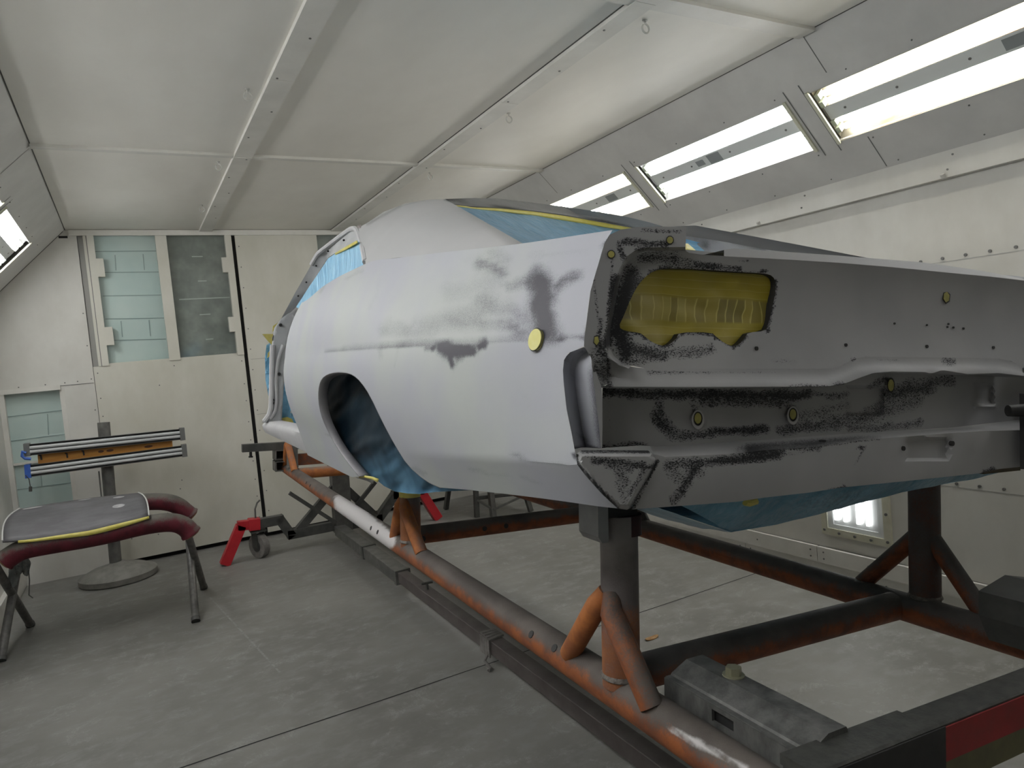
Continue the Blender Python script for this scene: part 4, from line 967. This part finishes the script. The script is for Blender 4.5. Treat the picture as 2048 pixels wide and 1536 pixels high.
# hidden structure that carries the shell, and a floor sheet added to block light
mb = MB(); mb.box((.76, 1.3, -.215), (2*XM-.76, 4.78, -.20)); mb.build('floor_pan_blocker', car, [JAMB], smooth=0)
mb = MB(); mb.box((.72, 4.84, -.30), (2*XM-.72, 4.86, .33)); mb.build('firewall', car, [JAMB], smooth=0)
for x in (1.014, 2.21):
    mb = MB(); mb.bar((x, 1.36, -.262), (x, 6.3, -.262), .07, .05); mb.build('chassis_rail', car, [JAMB], smooth=0)
mb = MB(); mb.box((.76, 1.10, .24), (2*XM-.78, 1.2, .25)); mb.box((.76, 1.36, .255), (2*XM-.8, 1.62, .262)); mb.build('rear_deck', car, [JAMB], smooth=0)
# film bagged round the fuel tank under the tail
A0 = [(1283,1015),(1300,1023),(1345,1043),(1400,1056),(1462,1064.5)]
A1 = [(1462,1064.5),(1550,1050),(1625,1031),(1700,1011),(1800,985.5),(1900,966),(1960,955),(2000,944),(2035,934)]
mb = MB(); nB = 46
bot = [cy(*p, 1.16 + .02*noise.noise(V((p[0]*.01, 0, 0)))) for p in resample(A1, nB)]
topb = [V((p.x - .30 + .42*k/(nB-1)*.7, 1.08, -.222)) for k, p in enumerate(bot)]
rows = []
for j in range(12):
    v = j/11
    rows.append([a.lerp(b, v) + V((0, -.028*math.sin(math.pi*v)*math.sin(math.pi*min(1, .1+k/(nB-1))), .004*noise.noise(V((k*.35, j*.5, 0))))) for k, (a, b) in enumerate(zip(topb, bot))])
mb.loft(rows)
lsd = [cy(*p, y) for p, y in zip(resample(A0, 14)[::-1], [1.16 + .5*(i/13) for i in range(14)])]
lt = [V((.77 + .0*i, 1.08 + .5*i/13, -.222)) for i in range(14)]
mb.loft([[a.lerp(b, v) + V((-.01*math.sin(math.pi*v),0,.003*noise.noise(V((i*.6, v*5, 1))))) for i, (a, b) in enumerate(zip(lt, lsd))] for v in [j/8 for j in range(9)]])
last = lsd
mb.loft([bot, [V((p.x, 2.3, -.30)) for p in bot]])
bf = mb.build('fuel_tank_film', car, [FILM], smooth=60)
mb = MB(); mb.tube([cy(x, y, 1.085) for x, y in ((1490,1004),(1500,1006),(1512,1002))], .008, 8); mb.build('tape_strip', car, [TAPE], parent=bf)
mb = MB(); mb.bar(cy(1960,943,1.1), cy(2033,936,1.1), .02, .012); mb.build('bare_edge', car, [pm('dull_brown_edge', (.12,.10,.06), rough=.7)], parent=bf)

# ================================================================== PIPE JIG under the car
jig = Thing('pipe_jig', 'rusty pipe frame with uprights carrying the car body', 'frame', (1.605, 2.6, -.842), car=True)
XLr, XRr, ZR, PR = 1.014, 2.205, -.795, .047
def hole(mb, p, n, r_=.010, m=1): mb.dot(p, n, r_, .002, 10, m)
WP = strokes([(690,1010,770,1080,22,1),(680,1000,700,1020,16,.7),(1335,1455,1500,1540,13,.55)])
mb = MB(); mb.tube([(XLr, .62, ZR), (XLr, 7.05, ZR)], PR, 28, sub=160)
mb.w = [WP(p) for p in mb.v]
for px, py in ((1065,1270),(1110,1297),(745,1057),(758,1065),(614,966),(622,972)):
    p = cx(px, py, XLr-.036); nv = V((p.x-XLr, 0, p.z-ZR)).normalized(); mb.dot(V((XLr, p.y, ZR)) + nv*PR, nv, .0115, .0015, 12, 1)
mb.build('side_rail', jig, [RUST, BLACK])
mb = MB(); mb.tube([(XRr, .62, ZR), (XRr, 7.05, ZR)], PR, 28, sub=60); mb.build('side_rail', jig, [RUST2])
for yc, mt in ((1.497, RUST2), (3.345, RUST2), (6.08, ORANGE)):
    mb = MB(); mb.tube([(XLr+.03, yc, ZR), (XRr-.03, yc, ZR)], PR*.98, 26, sub=20)
    if yc == 3.345:
        for px, py in ((969,1052),(1012,1046)):
            p = cy(px, py, yc-.045); mb.dot((p.x, yc-.0455, ZR+.0), (0,-1,.0), .013, .002, 12, 1)
        mb.dot((1.16, yc-.046, ZR-.012), (0,-1,-.2), .016, .003, 12, 1)
    mb.build('cross_tube', jig, [mt, BLACK])
WELD = pm('weld_bead', (.10,.09,.08), (.20,.18,.16), 90, .45, .3, bmp=.5, bscale=150)
def post(x, y, ztop, mt, brmat, zb, dy=.22, xo=-.03, dn=.19):
    mb = MB(); mb.tube([(x, y, ZR+.02), (x, y, ztop)], PR, 26, sub=14); mb.build('upright', jig, [mt])
    for s_ in (-1, 1):
        mb = MB(); b_ = .028; fy = y + s_*(dy if s_ > 0 else dn)
        mb.tube([(x+xo*.5, fy, ZR+.030), (x+xo*1.2, y+s_*.03, zb), (x+xo*.8, y+s_*.012, zb+.035)], [b_, b_, b_*.8], 16); mb.build('brace', jig, [ORANGE if (s_ > 0 and brmat is RUST) else brmat])
    mb = MB(); mb.lathe((x, y, ZR+PR*.86), [(PR*1.0,.0),(PR*1.1,.003),(PR*1.08,.009),(PR*1.0,.014)], 24); mb.build('weld_bead', jig, [WELD])
post(1.012, 1.42, -.349, UPR, RUST, -.575, .21, -.04, .145); post(2.23, 1.42, -.289, UPR2, RUST2, -.56, .23, .0)
post(1.018, 3.06, -.289, UPR, ORANGE, -.585, .19, -.03); post(2.21, 3.06, -.289, UPR2, RUST2, -.585, .19, .0)
post(1.014, 6.2, -.289, STEEL2, ORANGE, -.56, .26, -.03); post(2.21, 6.2, -.289, STEEL2, ORANGE, -.56, .26, .0)
mb = MB()
GBP = pm('grey_bracket_paint', (.25,.25,.255), (.31,.31,.31), 20, .5)
mb.prism([V((a, 1.375, b)) for a, b in ((.921,-.29),(.950,-.29),(.950,-.402),(.932,-.402),(.921,-.386))], (0,.085,0)); mb.build('saddle_plate', jig, [GBP], smooth=0)
mb = MB(); mb.box((1.043,1.40,-.405),(1.05,1.46,-.289)); mb.build('saddle_plate', jig, [STEEL], smooth=0)
mb = MB(); mb.box((.952,1.385,-.347),(1.043,1.46,-.289)); mb.build('saddle_gap_shade', jig, [BLACK], smooth=0)  # solid box coloured black to stand in for the shaded gap between the plates
mb = MB(); mb.tube([(1.024,1.418,-.398),(1.024,1.418,-.348)], PR*.97, 24); mb.build('saddle_ring', jig, [pm('dark_red_overspray', (.06,.012,.016), (.02,.01,.012), 18, .6)])
mb = MB(); mb.box((2.20,1.36,-.345),(2.30,1.48,-.289)); mb.build('saddle_bracket', jig, [STEEL], smooth=0)
mb = MB(); mb.tube([(1.018,3.06,-.545),(1.018,3.06,-.508)], PR*1.05, 24); mb.build('tape_band', jig, [TAPE])
mb = MB(); mb.lathe((1.018,3.06,-.512), [(PR*1.08,0),(PR*1.35,.03),(PR*1.5,.08),(PR*1.3,.16)], 20); mb.build('film_wrap', jig, [FILM_B])
# near end: folded clamp brackets bolted over the rails, and the end beam
y1, y0 = 1.30, .905
mb = MB(); sec = [(1.118,-.689),(1.168,-.688),(1.172,-.694),(1.172,-.78),(1.066,-.78),(1.066,-.722),(1.072,-.712)]
mb.prism([V((a, y1, b)) for a, b in sec], (0, .902-y1, 0)); cb_ = mb.build('clamp_cover', jig, [GALV], smooth=20)
p = cz(1467, 1350, -.688); mb = MB(); mb.tube([(p.x, p.y, -.690), (p.x, p.y, -.686)], .025, 20); mb.tube([(p.x, p.y, -.687), (p.x, p.y, -.669)], .018, 6); mb.build('hex_bolt', jig, [pm('zinc_bolt', (.30,.30,.20), (.36,.35,.25), 30, .4, .4)], parent=cb_, smooth=20)
mb = MB(); pl = [(1.0385,y1,-.765),(1.0385,y0,-.775),(1.0385,y0,-.722),(1.0385,y1-.0,-.7125)]
xs_ = 1.0495; S0, S1, SZ0, SZ1 = 1.078, 1.142, -.753, -.727
for ya, yb, za, zb in ((S1,y1,-.785,-.7185),(y0,S0,-.785,-.7185),(S0,S1,-.785,SZ0),(S0,S1,SZ1,-.7185)): mb.box((xs_, ya, za), (xs_+.008, yb, zb))
mb.box((xs_+.004, y0, -.7235), (1.068, y1, -.7165)); mb.box((xs_+.012, S0-.02, -.765), (xs_+.014, S1+.02, -.7235), 1)
mb.build('slotted_plate', jig, [GALV, BLACK], smooth=0)
mb = MB(); mb.prism([V((a, 1.153, b)) for a, b in ((2.052,-.70),(2.052,-.632),(2.184,-.606),(2.30,-.63),(2.30,-.78),(2.10,-.78))], (0, .90-1.153, 0)); mb.build('clamp_cover', jig, [STEEL], smooth=20)
mb = MB(); mb.bar((1.0, .87, -.765), (2.40, .87, -.765), .07, .13, bev=.12); mb.box((1.0,.90,-.72),(1.335,.912,-.70)); eb = mb.build('end_beam', jig, [pm('end_beam_paint', (.032,.033,.030), (.07,.07,.063), 30, .5, .1, bmp=.1, bscale=120)], smooth=25)
mb = MB(); mb.box((1.0,.8315,-.829),(1.366,.8345,-.706)); mb.build('black_tape', jig, [BLACK], parent=eb, smooth=0)
mb = MB(); mb.box((1.366,.8315,-.776),(2.40,.8345,-.708)); mb.build('red_tape', jig, [REDT], parent=eb, smooth=0)
mb = MB(); mb.box((1.366,.8315,-.829),(2.40,.8345,-.776)); mb.build('olive_tape', jig, [OLIVE], parent=eb, smooth=0)
mb = MB(); mb.bar((1.0, .80, -.735), (1.03, .87, -.745), .035, .012); mb.build('red_tab', jig, [pm('worn_red_plate', (.16,.10,.10), (.26,.06,.06), 25, .6)], smooth=0)
# far end: black cross bar with its box sockets
mb = MB(); mb.bar((.63, 6.42, -.583), (2.60, 6.42, -.583), .08, .066); mb.build('far_cross_bar', jig, [STEEL], smooth=0)
for x in (.96, 2.2):
    mb = MB()
    for zz in (-.66, -.76):
        mb.box((x-.06,6.38,zz-.045),(x-.05,6.56,zz+.045)); mb.box((x+.05,6.38,zz-.045),(x+.06,6.56,zz+.045)); mb.box((x-.06,6.38,zz+.036),(x+.06,6.56,zz+.045)); mb.box((x-.06,6.38,zz-.045),(x+.06,6.56,zz-.036)); mb.box((x-.05,6.5,zz-.04),(x+.05,6.51,zz+.04), 1)
    mb.build('box_socket', jig, [STEEL2, BLACK], smooth=0)
mb = MB(); mb.bar((1.0, 6.3, -.70), (2.2, 6.3, -.70), .05, .10); mb.build('cross_plate', jig, [RUST2], smooth=0)
mb = MB(); mb.tube([(.70,6.41,-.62),(.70,6.41,-.66)], .012, 8); mb.tube([(.70,6.41,-.655),(.70,6.41,-.667)], .02, 6); mb.build('hanging_bolt', jig, [BLACK])
# bar of the turning stand seen at the right edge of the picture
nb = Thing('bumper_adapter_bar', 'black upright bar with a round knob at the tail, at the right picture edge', 'bar', (1.90, .93, -.26), car=True)
mb = MB(); mb.box((1.928,.945,-.258),(2.26,.98,-.068)); mb.build('bar', nb, [BLACK], smooth=0)
mb = MB(); mb.bar((2.22, .97, -.10), (2.22, 1.085, -.10), .04, .05); mb.build('mounting_foot', nb, [BLACK], smooth=0)
p = cy(2036, 822, .94); mb = MB(); mb.tube([(p.x-.004, p.y+.02, p.z), (p.x+.03, p.y, p.z)], [.014,.016], 14); mb.build('knob', nb, [BLACK])

# ================================================================== TURNING STAND at the far end
rot = Thing('rotisserie_stand', 'dark steel turning stand with red feet and a long floor beam under the car', 'stand', (1.655, 6.75, -H))
YP = 6.75
def rp(x, y): return ry(x, y, YP)
mb = MB(); mb.bar((1.68, YP, -1.62), (1.70, YP, -1.02), .165, .13, up=(0,1,0), bev=.1)
mb.build('column', rot, [STEEL2], smooth=20)
mb = MB(); mb.box((1.60, YP-.075, -1.03), (1.80, YP+.02, -.93)); mb.tube([(1.70,YP-.12,-.93),(1.70,YP+.06,-.93)], .07, 20); mb.build('bearing_head', rot, [STEEL2], smooth=30)
T_Z = -1.585
mb = MB()
def tb(y): return V((1.565 + (y-2.24)*.0165, y, T_Z))
mb.bar(tb(YP-.05), tb(4.85), .105, .095, bev=.08); mb.box((tb(4.85).x-.058,4.85,T_Z-.052),(tb(4.85).x+.058,4.89,T_Z+.052))
mb.build('outer_beam', rot, [STEEL2], smooth=20)
mb = MB(); mb.bar(tb(4.9), tb(.9), .078, .078, bev=.08); mb.build('inner_beam', rot, [pm('brown_dusty_steel', (.075,.062,.058), (.115,.10,.095), 8, .6)], smooth=20)
q = tb(5.75); mb = MB(); mb.box((q.x-.06, 5.71, T_Z-.055), (q.x+.06, 5.75, T_Z+.055)); mb.build('collar', rot, [STEEL], smooth=0)
q = tb(4.35); mb = MB(); mb.tube([(q.x, 4.35, T_Z+.03), (q.x, 4.35, T_Z+.085)], .009, 8); mb.tube([(q.x-.04, 4.35, T_Z+.085), (q.x+.04, 4.35, T_Z+.08)], .009, 8); mb.build('clamp_screw', rot, [STEEL2])
q = tb(3.38); mb = MB()
for k in range(4): mb.bar((q.x-.046, 3.33+.028*k, T_Z+.044+.004*k), (q.x+.046, 3.34+.028*k, T_Z+.046), .026, .010); mb.bar((q.x-.046, 3.33+.028*k, T_Z+.046), (q.x-.048, 3.335+.028*k, T_Z-.05), .026, .010, up=(1,0,0))
mb.tube([(q.x-.05,3.34,T_Z-.03),(q.x-.07,3.35,T_Z-.07),(q.x-.06,3.31,T_Z-.10),(q.x-.075,3.30,-1.69)], .009, 8)
mb.build('wrapped_strap', rot, [RUBBER], smooth=0)
def caster(c, r_, par, turn=0.4):
    c = V(c); mb = MB(); a = V((math.cos(turn), math.sin(turn), 0))
    mb.tube([c - a*r_*.28, c + a*r_*.28], r_, 26); w = mb.build('caster_wheel', rot, [RUBBER], smooth=40)
    mb = MB(); mb.tube([c - a*r_*.33, c + a*r_*.33], r_*.45, 18); mb.build('hub', rot, [STEEL], parent=w)
    mb = MB()
    for s_ in (-1, 1): mb.bar(c + a*s_*r_*.40 + V((0,0,-r_*.1)), c + a*s_*r_*.40 + V((0,0,r_*1.2)), r_*.10, r_*.6, up=(-a.y, a.x, 0))
    mb.box((c.x-r_*.6, c.y-r_*.6, c.z+r_*1.18), (c.x+r_*.6, c.y+r_*.6, c.z+r_*1.32)); mb.build('caster_fork', rot, [STEEL], parent=w, smooth=0)
caster((tb(6.0).x+.0, 6.0, -H+.055), .055, None, .9)
for sgn in (-1, 1):
    if sgn < 0: path = [rp(672,1050.5), rp(581,1068), rp(560,1039), rp(516,1047)]; red = [rp(519,1046.5), rp(482,1051), rp(450,1134)]
    else: path = [rp(695,1050), rp(757,1036), rp(790,989), rp(828,983)]; red = [rp(824,983.5), rp(840,981), rp(876,1038)]
    red[-1].z = -H + .01
    mb = MB()
    for a, b in zip(path, path[1:]):
        d = (b-a).normalized()*.03; mb.bar(a - d, b + d, .085, .085, up=(0,1,0), bev=.06)
    mb.build('arm', rot, [STEEL], smooth=20)
    mb = MB(); a, b = red[0], red[1]; mb.bar(a, a.lerp(b, .6), .105, .105, up=(0,1,0), bev=.06); mb.bar(a, b + (b-a).normalized()*.03, .082, .085, up=(0,1,0), bev=.06)
    mb.bar(b, red[2], .088, .085, up=(0,1,0), bev=.06); mb.build('foot', rot, [RED], smooth=20)
    if sgn < 0: br = (rp(597,1060), rp(668,975)); rod = (rp(576,984), rp(668,1043)); cc = rp(519,1087)
    else: br = (rp(748,1030), rp(689,975)); rod = (rp(746,962), rp(700,1020)); cc = rp(812,1025)
    mb = MB(); mb.bar(br[0], br[1], .075, .06, up=(0,1,0), bev=.06); mb.build('brace', rot, [STEEL], smooth=20)
    mb = MB(); a, b = rod; off = V((0,-.07,0)); mb.bar(a+off, b+off, .036, .036, up=(0,1,0)); mb.build('jack_handle', rot, [STEEL], smooth=0)
    cc = V((cc.x, YP+.02, -H+.112)); caster(cc, .112, None, .5 if sgn < 0 else -.4)
mb = MB(); mb.tube([rp(511,1036), rp(510,1018), rp(514,1006), rp(520,1000)], .008, 8); mb.build('cable', rot, [STEEL2])

# ================================================================== WORK STAND with a loose panel on it
ws = Thing('padded_work_stand', 'folding metal work stand with red foam padded rails, in the back left corner', 'work stand', (-.3, 5.8, -H))
REDF = pipe('red_foam_dusty', (.12,.016,.026), (.07,.012,.018), (.10,.095,.085), (.15,.14,.12), .45)
near = [ry(x, y, 5.5) for x, y in smooth_open([(8,1122),(22,1112),(45,1098),(100,1088),(200,1072),(280,1052),(325,1045),(352,1045),(372,1054),(383,1068)], 2)]
farr = [ry(x, y, 6.12) for x, y in smooth_open([(30,1045),(60,1032),(150,1018),(250,1006),(300,1003),(330,1003),(355,1010),(372,1024),(382,1032)], 2)]
for P in (near, farr):
    mb = MB(); k = len(P); mb.tube(P, [.066 if 2 < i < k-3 else .072 for i in range(k)], 18); o = mb.build('padded_rail', ws, [REDF])
    for e, f_ in ((P[0], P[1]), (P[-1], P[-2])):
        mb = MB(); d = (e-f_).normalized(); mb.tube([e - d*.002, e + d*.012], [.068,.05], 18); mb.build('tape_end', ws, [pm('tan_tape', (.28,.17,.08), (.20,.11,.06), 20, .6)], parent=o)
PIPE = pm('worn_grey_pipe', (.09,.09,.085), (.17,.165,.155), 18, .5, .2)
def leg(a, b):
    mb = MB(); mb.tube([a, b], .026, 16); o = mb.build('leg', ws, [PIPE]); d = (a-b).normalized()
    mb = MB(); mb.tube([V(a)-d*.0, V(a)-d*.02], .030, 14) if False else mb.tube([a, V(a).lerp(b, .03)], .030, 14); mb.build('foot_cap', ws, [STEEL], parent=o)
FZ = -H + .012
leg(V((.238,5.335,FZ)), V((.30,6.12,-1.06))); leg(V((.361,6.144,FZ)), V((.262,5.5,-1.11)))
leg(V((-.902,5.518,FZ)), V((-.78,6.12,-1.02))); leg(V((-.811,6.2,FZ)), V((-.87,5.5,-1.05)))
pn = Thing('loose_body_panel', 'loose grey primed sheet panel with a yellow taped edge lying on the work stand', 'body panel', (-.45, 5.8, -.96))
NE = [ry(x, y, 5.44) for x, y in resample([(5,1084),(60,1080),(180,1062),(298,1033)], 20)]
FE = [ry(x, y, 6.10) for x, y in resample([(40,1019),(100,1009),(190,996),(277,987)], 20)]
rows = [[a.lerp(b, v) + V((-.03*math.sin(math.pi*v)*(1-k/19) + .02*math.sin(math.pi*v)*(k/19), 0, .03*math.sin(math.pi*v))) for k, (a, b) in enumerate(zip(NE, FE))] for v in [j/10 for j in range(11)]]
mb = MB(); mb.loft(rows)
PANEL = pm('panel_dark_primer', (.07,.068,.075), (.13,.13,.14), 5, .5, stretch=(1,2,1), lo=.4, hi=.75)
po = mb.build('sheet', pn, [PANEL], smooth=60, thick=.012)
mb = MB(); mb.loft([[a + V((0,-.006,.004)) for a in NE[2:]], [a + V((0,-.012,-.012 - .028*math.sin(math.pi*k/17)*(k/17))) for k, a in enumerate(NE[2:])]])
mb.build('taped_edge', pn, [TAPE], smooth=40, thick=.004)
PALE = pm('pale_edge', (.55,.55,.54), rough=.5)
for P in ([r_[0] for r_ in rows], [r_[-1] for r_ in rows]): mb = MB(); mb.tube([p + V((0,0,.008)) for p in P], .005, 6); mb.build('bare_edge', pn, [PALE])
SPOT = pm('pale_sanded_metal', (.45,.45,.46), (.30,.30,.32), 30, .5)
# small pale sanding spots are part of the sheet
def onpanel(u, v):
    j = min(9, int(v*10)); f = v*10-j; k = min(18, int(u*19)); g = u*19-k
    return (rows[j][k]*(1-g)+rows[j][k+1]*g)*(1-f) + (rows[j+1][k]*(1-g)+rows[j+1][k+1]*g)*f
for u, v, a, b in ((.82,.80,.05,.05), (.80,.42,.05,.055), (.55,.93,.06,.025), (.13,.9,.09,.04)):
    c_ = [onpanel(u + a*math.cos(t_)*.9, min(.99, v + b*math.sin(t_))) + V((0,0,.0085)) for t_ in [i*math.pi/7 for i in range(14)]]
    mb = MB(); mb.add(c_, [tuple(range(14))]); mb.build('sanded_spot', pn, [SPOT], smooth=0)
mb = MB(); sheet(mb, [(28,1110),(42,1107),(58,1116),(60,1134),(52,1152),(44,1143),(40,1150),(33,1168),(22,1178),(14,1165),(20,1140),(24,1120)], lambda u, v: ry(u, v, 5.74 + .05*noise.noise(V((u*.12, v*.06, 0)))), 4)
rg = mb.build('rag', None, [pm('grey_rag', (.20,.215,.215), (.32,.34,.34), 14, .9)], thick=.02, smooth=60, base=(-.85, 5.74, -1.5)); tag(rg, 'crumpled grey rag tied round the left leg of the padded work stand', 'rag')
mb = MB(); mb.tube([ry(57,1140,5.72), ry(59,1160,5.72), ry(58,1190,5.70), ry(66,1196,5.70)], .004, 6); mb.build('thread', None, [STEEL2], parent=rg, base=(-.85, 5.74, -1.5))

# ================================================================== LAMP STAND
ls = Thing('lamp_stand', 'grey pole on a round domed base holding two shop lights, by the back wall door', 'stand', (-.25, 7.08, -H))
mb = MB(); mb.lathe((-.25, 7.1, -H), [(.30,.0),(.31,.012),(.31,.055),(.30,.064),(.21,.105),(.10,.132),(.075,.138),(.06,.152),(.045,.158)], 48); mb.build('base', ls, [pm('dusty_cast_base', (.17,.165,.15), (.24,.235,.215), 12, .7, bmp=.08, bscale=90)], smooth=30)
mb = MB(); mb.tube([(-.262,7.1,-H+.14),(-.222,7.1,-.305)], .049, 22); mb.build('pole', ls, [STEEL2])
mb = MB(); mb.bar(ry(76,917,7.03), ry(345,890,7.03), .025, .10, up=(0,0,1)); 
bd = mb.build('wooden_board', ls, [pm('varnished_pine', (.58,.28,.05), (.44,.18,.03), 5, .45, stretch=(.6,4,9))], smooth=0)
for x, y in ((82,915),(134,911),(167,906)):
    c_ = ry(x, y, 7.012); mb = MB(); mb.tube([c_ + V((-.01,0,.02)), c_ + V((.0,-.006,.02)), c_ + V((.002,-.008,-.02))], .006, 6); mb.build('hook', ls, [BLACK], parent=bd, smooth=0)
for x, y, w_ in ((202,903,.022),(220,901,.028),(297,893,.034)):
    c_ = ry(x, y, 7.016); mb = MB(); mb.lathe((c_.x, c_.y, c_.z), [(w_*.5,-.001),(w_*.5,.001)], 14); k_ = MB(); k_.add([V((c_.x + w_*math.cos(a), c_.y, c_.z + .011*math.sin(a))) for a in [i*math.pi/8 for i in range(16)]], [tuple(range(16))]); k_.build('wood_knot', ls, [pm('wood_knot', (.10,.035,.012), rough=.5)], parent=bd, smooth=0)
mb = MB(); mb.tube([(-.30,7.04,-.72),(-.305,7.03,-1.0),(-.29,7.035,-1.25),(-.285,7.03,-1.32)], .007, 6); mb.tube([(-.285,7.03,-1.25),(-.275,7.03,-1.36)], .018, 8); mb.build('power_cord', ls, [STEEL2])
ALU = pm('shop_light_reflector', (.15,.155,.155), (.20,.20,.20), 10, .35, .4); TOFF = pm('unlit_tube', (.46,.47,.48), rough=.35); ENDC = pm('shop_light_end', (.14,.145,.14), rough=.5)
BLUE = pm('blue_end_cap', (.03,.10,.42), (.05,.14,.50), 20, .4)
for lab, (TL, TR, BR, BL), bl in (('upper aluminium shop light with two unlit tubes on the lamp stand', ((50,889),(366,857),(368,879),(52,912)), 0),
                                  ('lower aluminium shop light with blue end cap on the lamp stand', ((52,931),(370,890),(372,912),(54,955)), 1)):
    Y0 = 6.97; q = [ry(x, y, Y0) for x, y in (TL, TR, BR, BL)]
    sl = Thing('shop_light', lab, 'lamp', (q[0] + q[2])/2, 'shop lights on the lamp stand')
    mb = MB(); rows = []
    for v, dy in ((0,.0),(.02,-.004),(.30,.05),(.38,.05),(.42,.02),(.58,.02),(.62,.05),(.70,.05),(.98,-.004),(1,.0)):
        rows.append([q[0].lerp(q[3], v) + V((0,dy,0)), q[1].lerp(q[2], v) + V((0,dy,0))])
    rows += [[q[3] + V((0,.07,.02)), q[2] + V((0,.07,.02))], [q[0] + V((0,.07,-.02)), q[1] + V((0,.07,-.02))], [q[0], q[1]]]
    mb.loft(rows); mb.build('reflector', sl, [ALU], smooth=30)
    for v in (.33, .68):
        mb = MB(); a, b = q[0].lerp(q[3], v), q[1].lerp(q[2], v); d = (b-a).normalized()*.03; mb.tube([a+d+V((0,-.004,0)), b-d+V((0,-.004,0))], .0145, 10); mb.build('tube', sl, [TOFF])
    for e, s_, mt in ((1, 1, ENDC), (0, -1, BLUE if bl else ENDC)):
        a, b = (q[1], q[2]) if e else (q[0], q[3]); mb = MB()
        mb.prism([a + V((-.03*s_,-.012,.006)), a + V((.012*s_,-.012,.006)), b + V((.012*s_,-.012,-.006)), b + V((-.03*s_,-.012,-.006))], (0,.09,0)); mb.build('end_cap', sl, [mt], smooth=0)
    mb = MB()
    if bl:
        mb.tube([ry(51,950,6.96), ry(58,958,6.96), ry(61,975,6.96)], .004, 6); mb.tube([ry(61,973,6.96), ry(61,983,6.96)], .012, 8); mb.build('pull_chain', sl, [STEEL])
    else:
        mb.tube([ry(52,906,6.95), ry(45,903,6.95), ry(44,912,6.95), ry(50,917,6.95), ry(62,918,6.95)], .012, 8); mb.build('cord', sl, [BLUE])

# ================================================================== STOOL-LIKE STAND behind the jig, and a leaf
st = Thing('metal_trestle', 'dark metal trestle with crossed struts seen under the car by the back wall', 'trestle', (3.2, 6.5, -H))
mb = MB(); Lg = [((3.00,6.48), (3.06,6.52)), ((3.51,6.24), (3.40,6.36)), ((3.44,7.0), (3.36,6.86)), ((2.92,7.1), (3.04,6.96))]
for (x, y), (u, v) in Lg:
    mb = MB(); mb.bar((x, y, -H+.003), (u, v, -.98), .045, .045, up=(1,0,0)); mb.build('leg', st, [STEEL], smooth=0)
mb = MB(); mb.bar((3.13, 6.36, -H+.003), (3.14, 6.40, -.98), .06, .05, up=(1,0,0)); mb.build('centre_post', st, [STEEL2], smooth=0)
mb = MB(); mb.bar((3.01,6.48,-1.50), (3.48,6.27,-1.50), .03, .035); mb.build('stretcher', st, [STEEL], smooth=0)
for a, b in (((3.02,6.47,-1.52),(3.13,6.34,-1.62)), ((3.47,6.26,-1.52),(3.13,6.34,-1.62))):
    mb = MB(); mb.bar(a, b, .025, .02); mb.build('strut', st, [STEEL2], smooth=0)
mb = MB(); mb.box((2.95,6.25,-.985),(3.5,7.1,-.93)); mb.build('top', st, [STEEL], smooth=0)
c_ = rz(1303, 1276, -H+.004); mb = MB()
lf = [c_ + V((.045*math.cos(a)*(1-.25*math.sin(a)), .018*math.sin(a), .004*math.cos(2*a))) for a in [i*math.pi/9 for i in range(18)]]
mb.add(lf + [p + V((0,0,.004)) for p in lf], [tuple(range(18))[::-1], tuple(range(18,36))] + [(i,(i+1)%18,18+(i+1)%18,18+i) for i in range(18)])
o = mb.build('dry_leaf', None, [pm('dry_leaf', (.30,.15,.05), (.42,.26,.12), 40, .8)], base=c_, smooth=0); tag(o, 'small dry brown leaf on the concrete floor beside the near upright', 'leaf')

# ================================================================== CAMERA AND LIGHT
cam = bpy.data.cameras.new('camera'); co = bpy.data.objects.new('camera', cam); COL.objects.link(co)
cam.sensor_width = 36; cam.lens = FPX / 2048 * 36; cam.clip_start = .05
M = Matrix(((R[0][0], -R[1][0], -R[2][0]), (R[0][1], -R[1][1], -R[2][1]), (R[0][2], -R[1][2], -R[2][2])))
co.matrix_world = Matrix.Translation((0, 0, H*S)) @ M.to_4x4()
SC.camera = co
w = bpy.data.worlds.new('world'); SC.world = w; w.use_nodes = True
w.node_tree.nodes['Background'].inputs[0].default_value = (.8,.85,.9,1); w.node_tree.nodes['Background'].inputs[1].default_value = .03
SC.view_settings.view_transform = 'Standard'; SC.view_settings.look = 'None'; SC.view_settings.gamma = 1; SC.view_settings.exposure = -0.3
SC.cycles.use_denoising = True; SC.cycles.max_bounces = 8; SC.cycles.diffuse_bounces = 6; SC.cycles.caustics_reflective = False; SC.cycles.caustics_refractive = False
SC.cycles.sample_clamp_indirect = 6; SC.cycles.use_light_tree = True
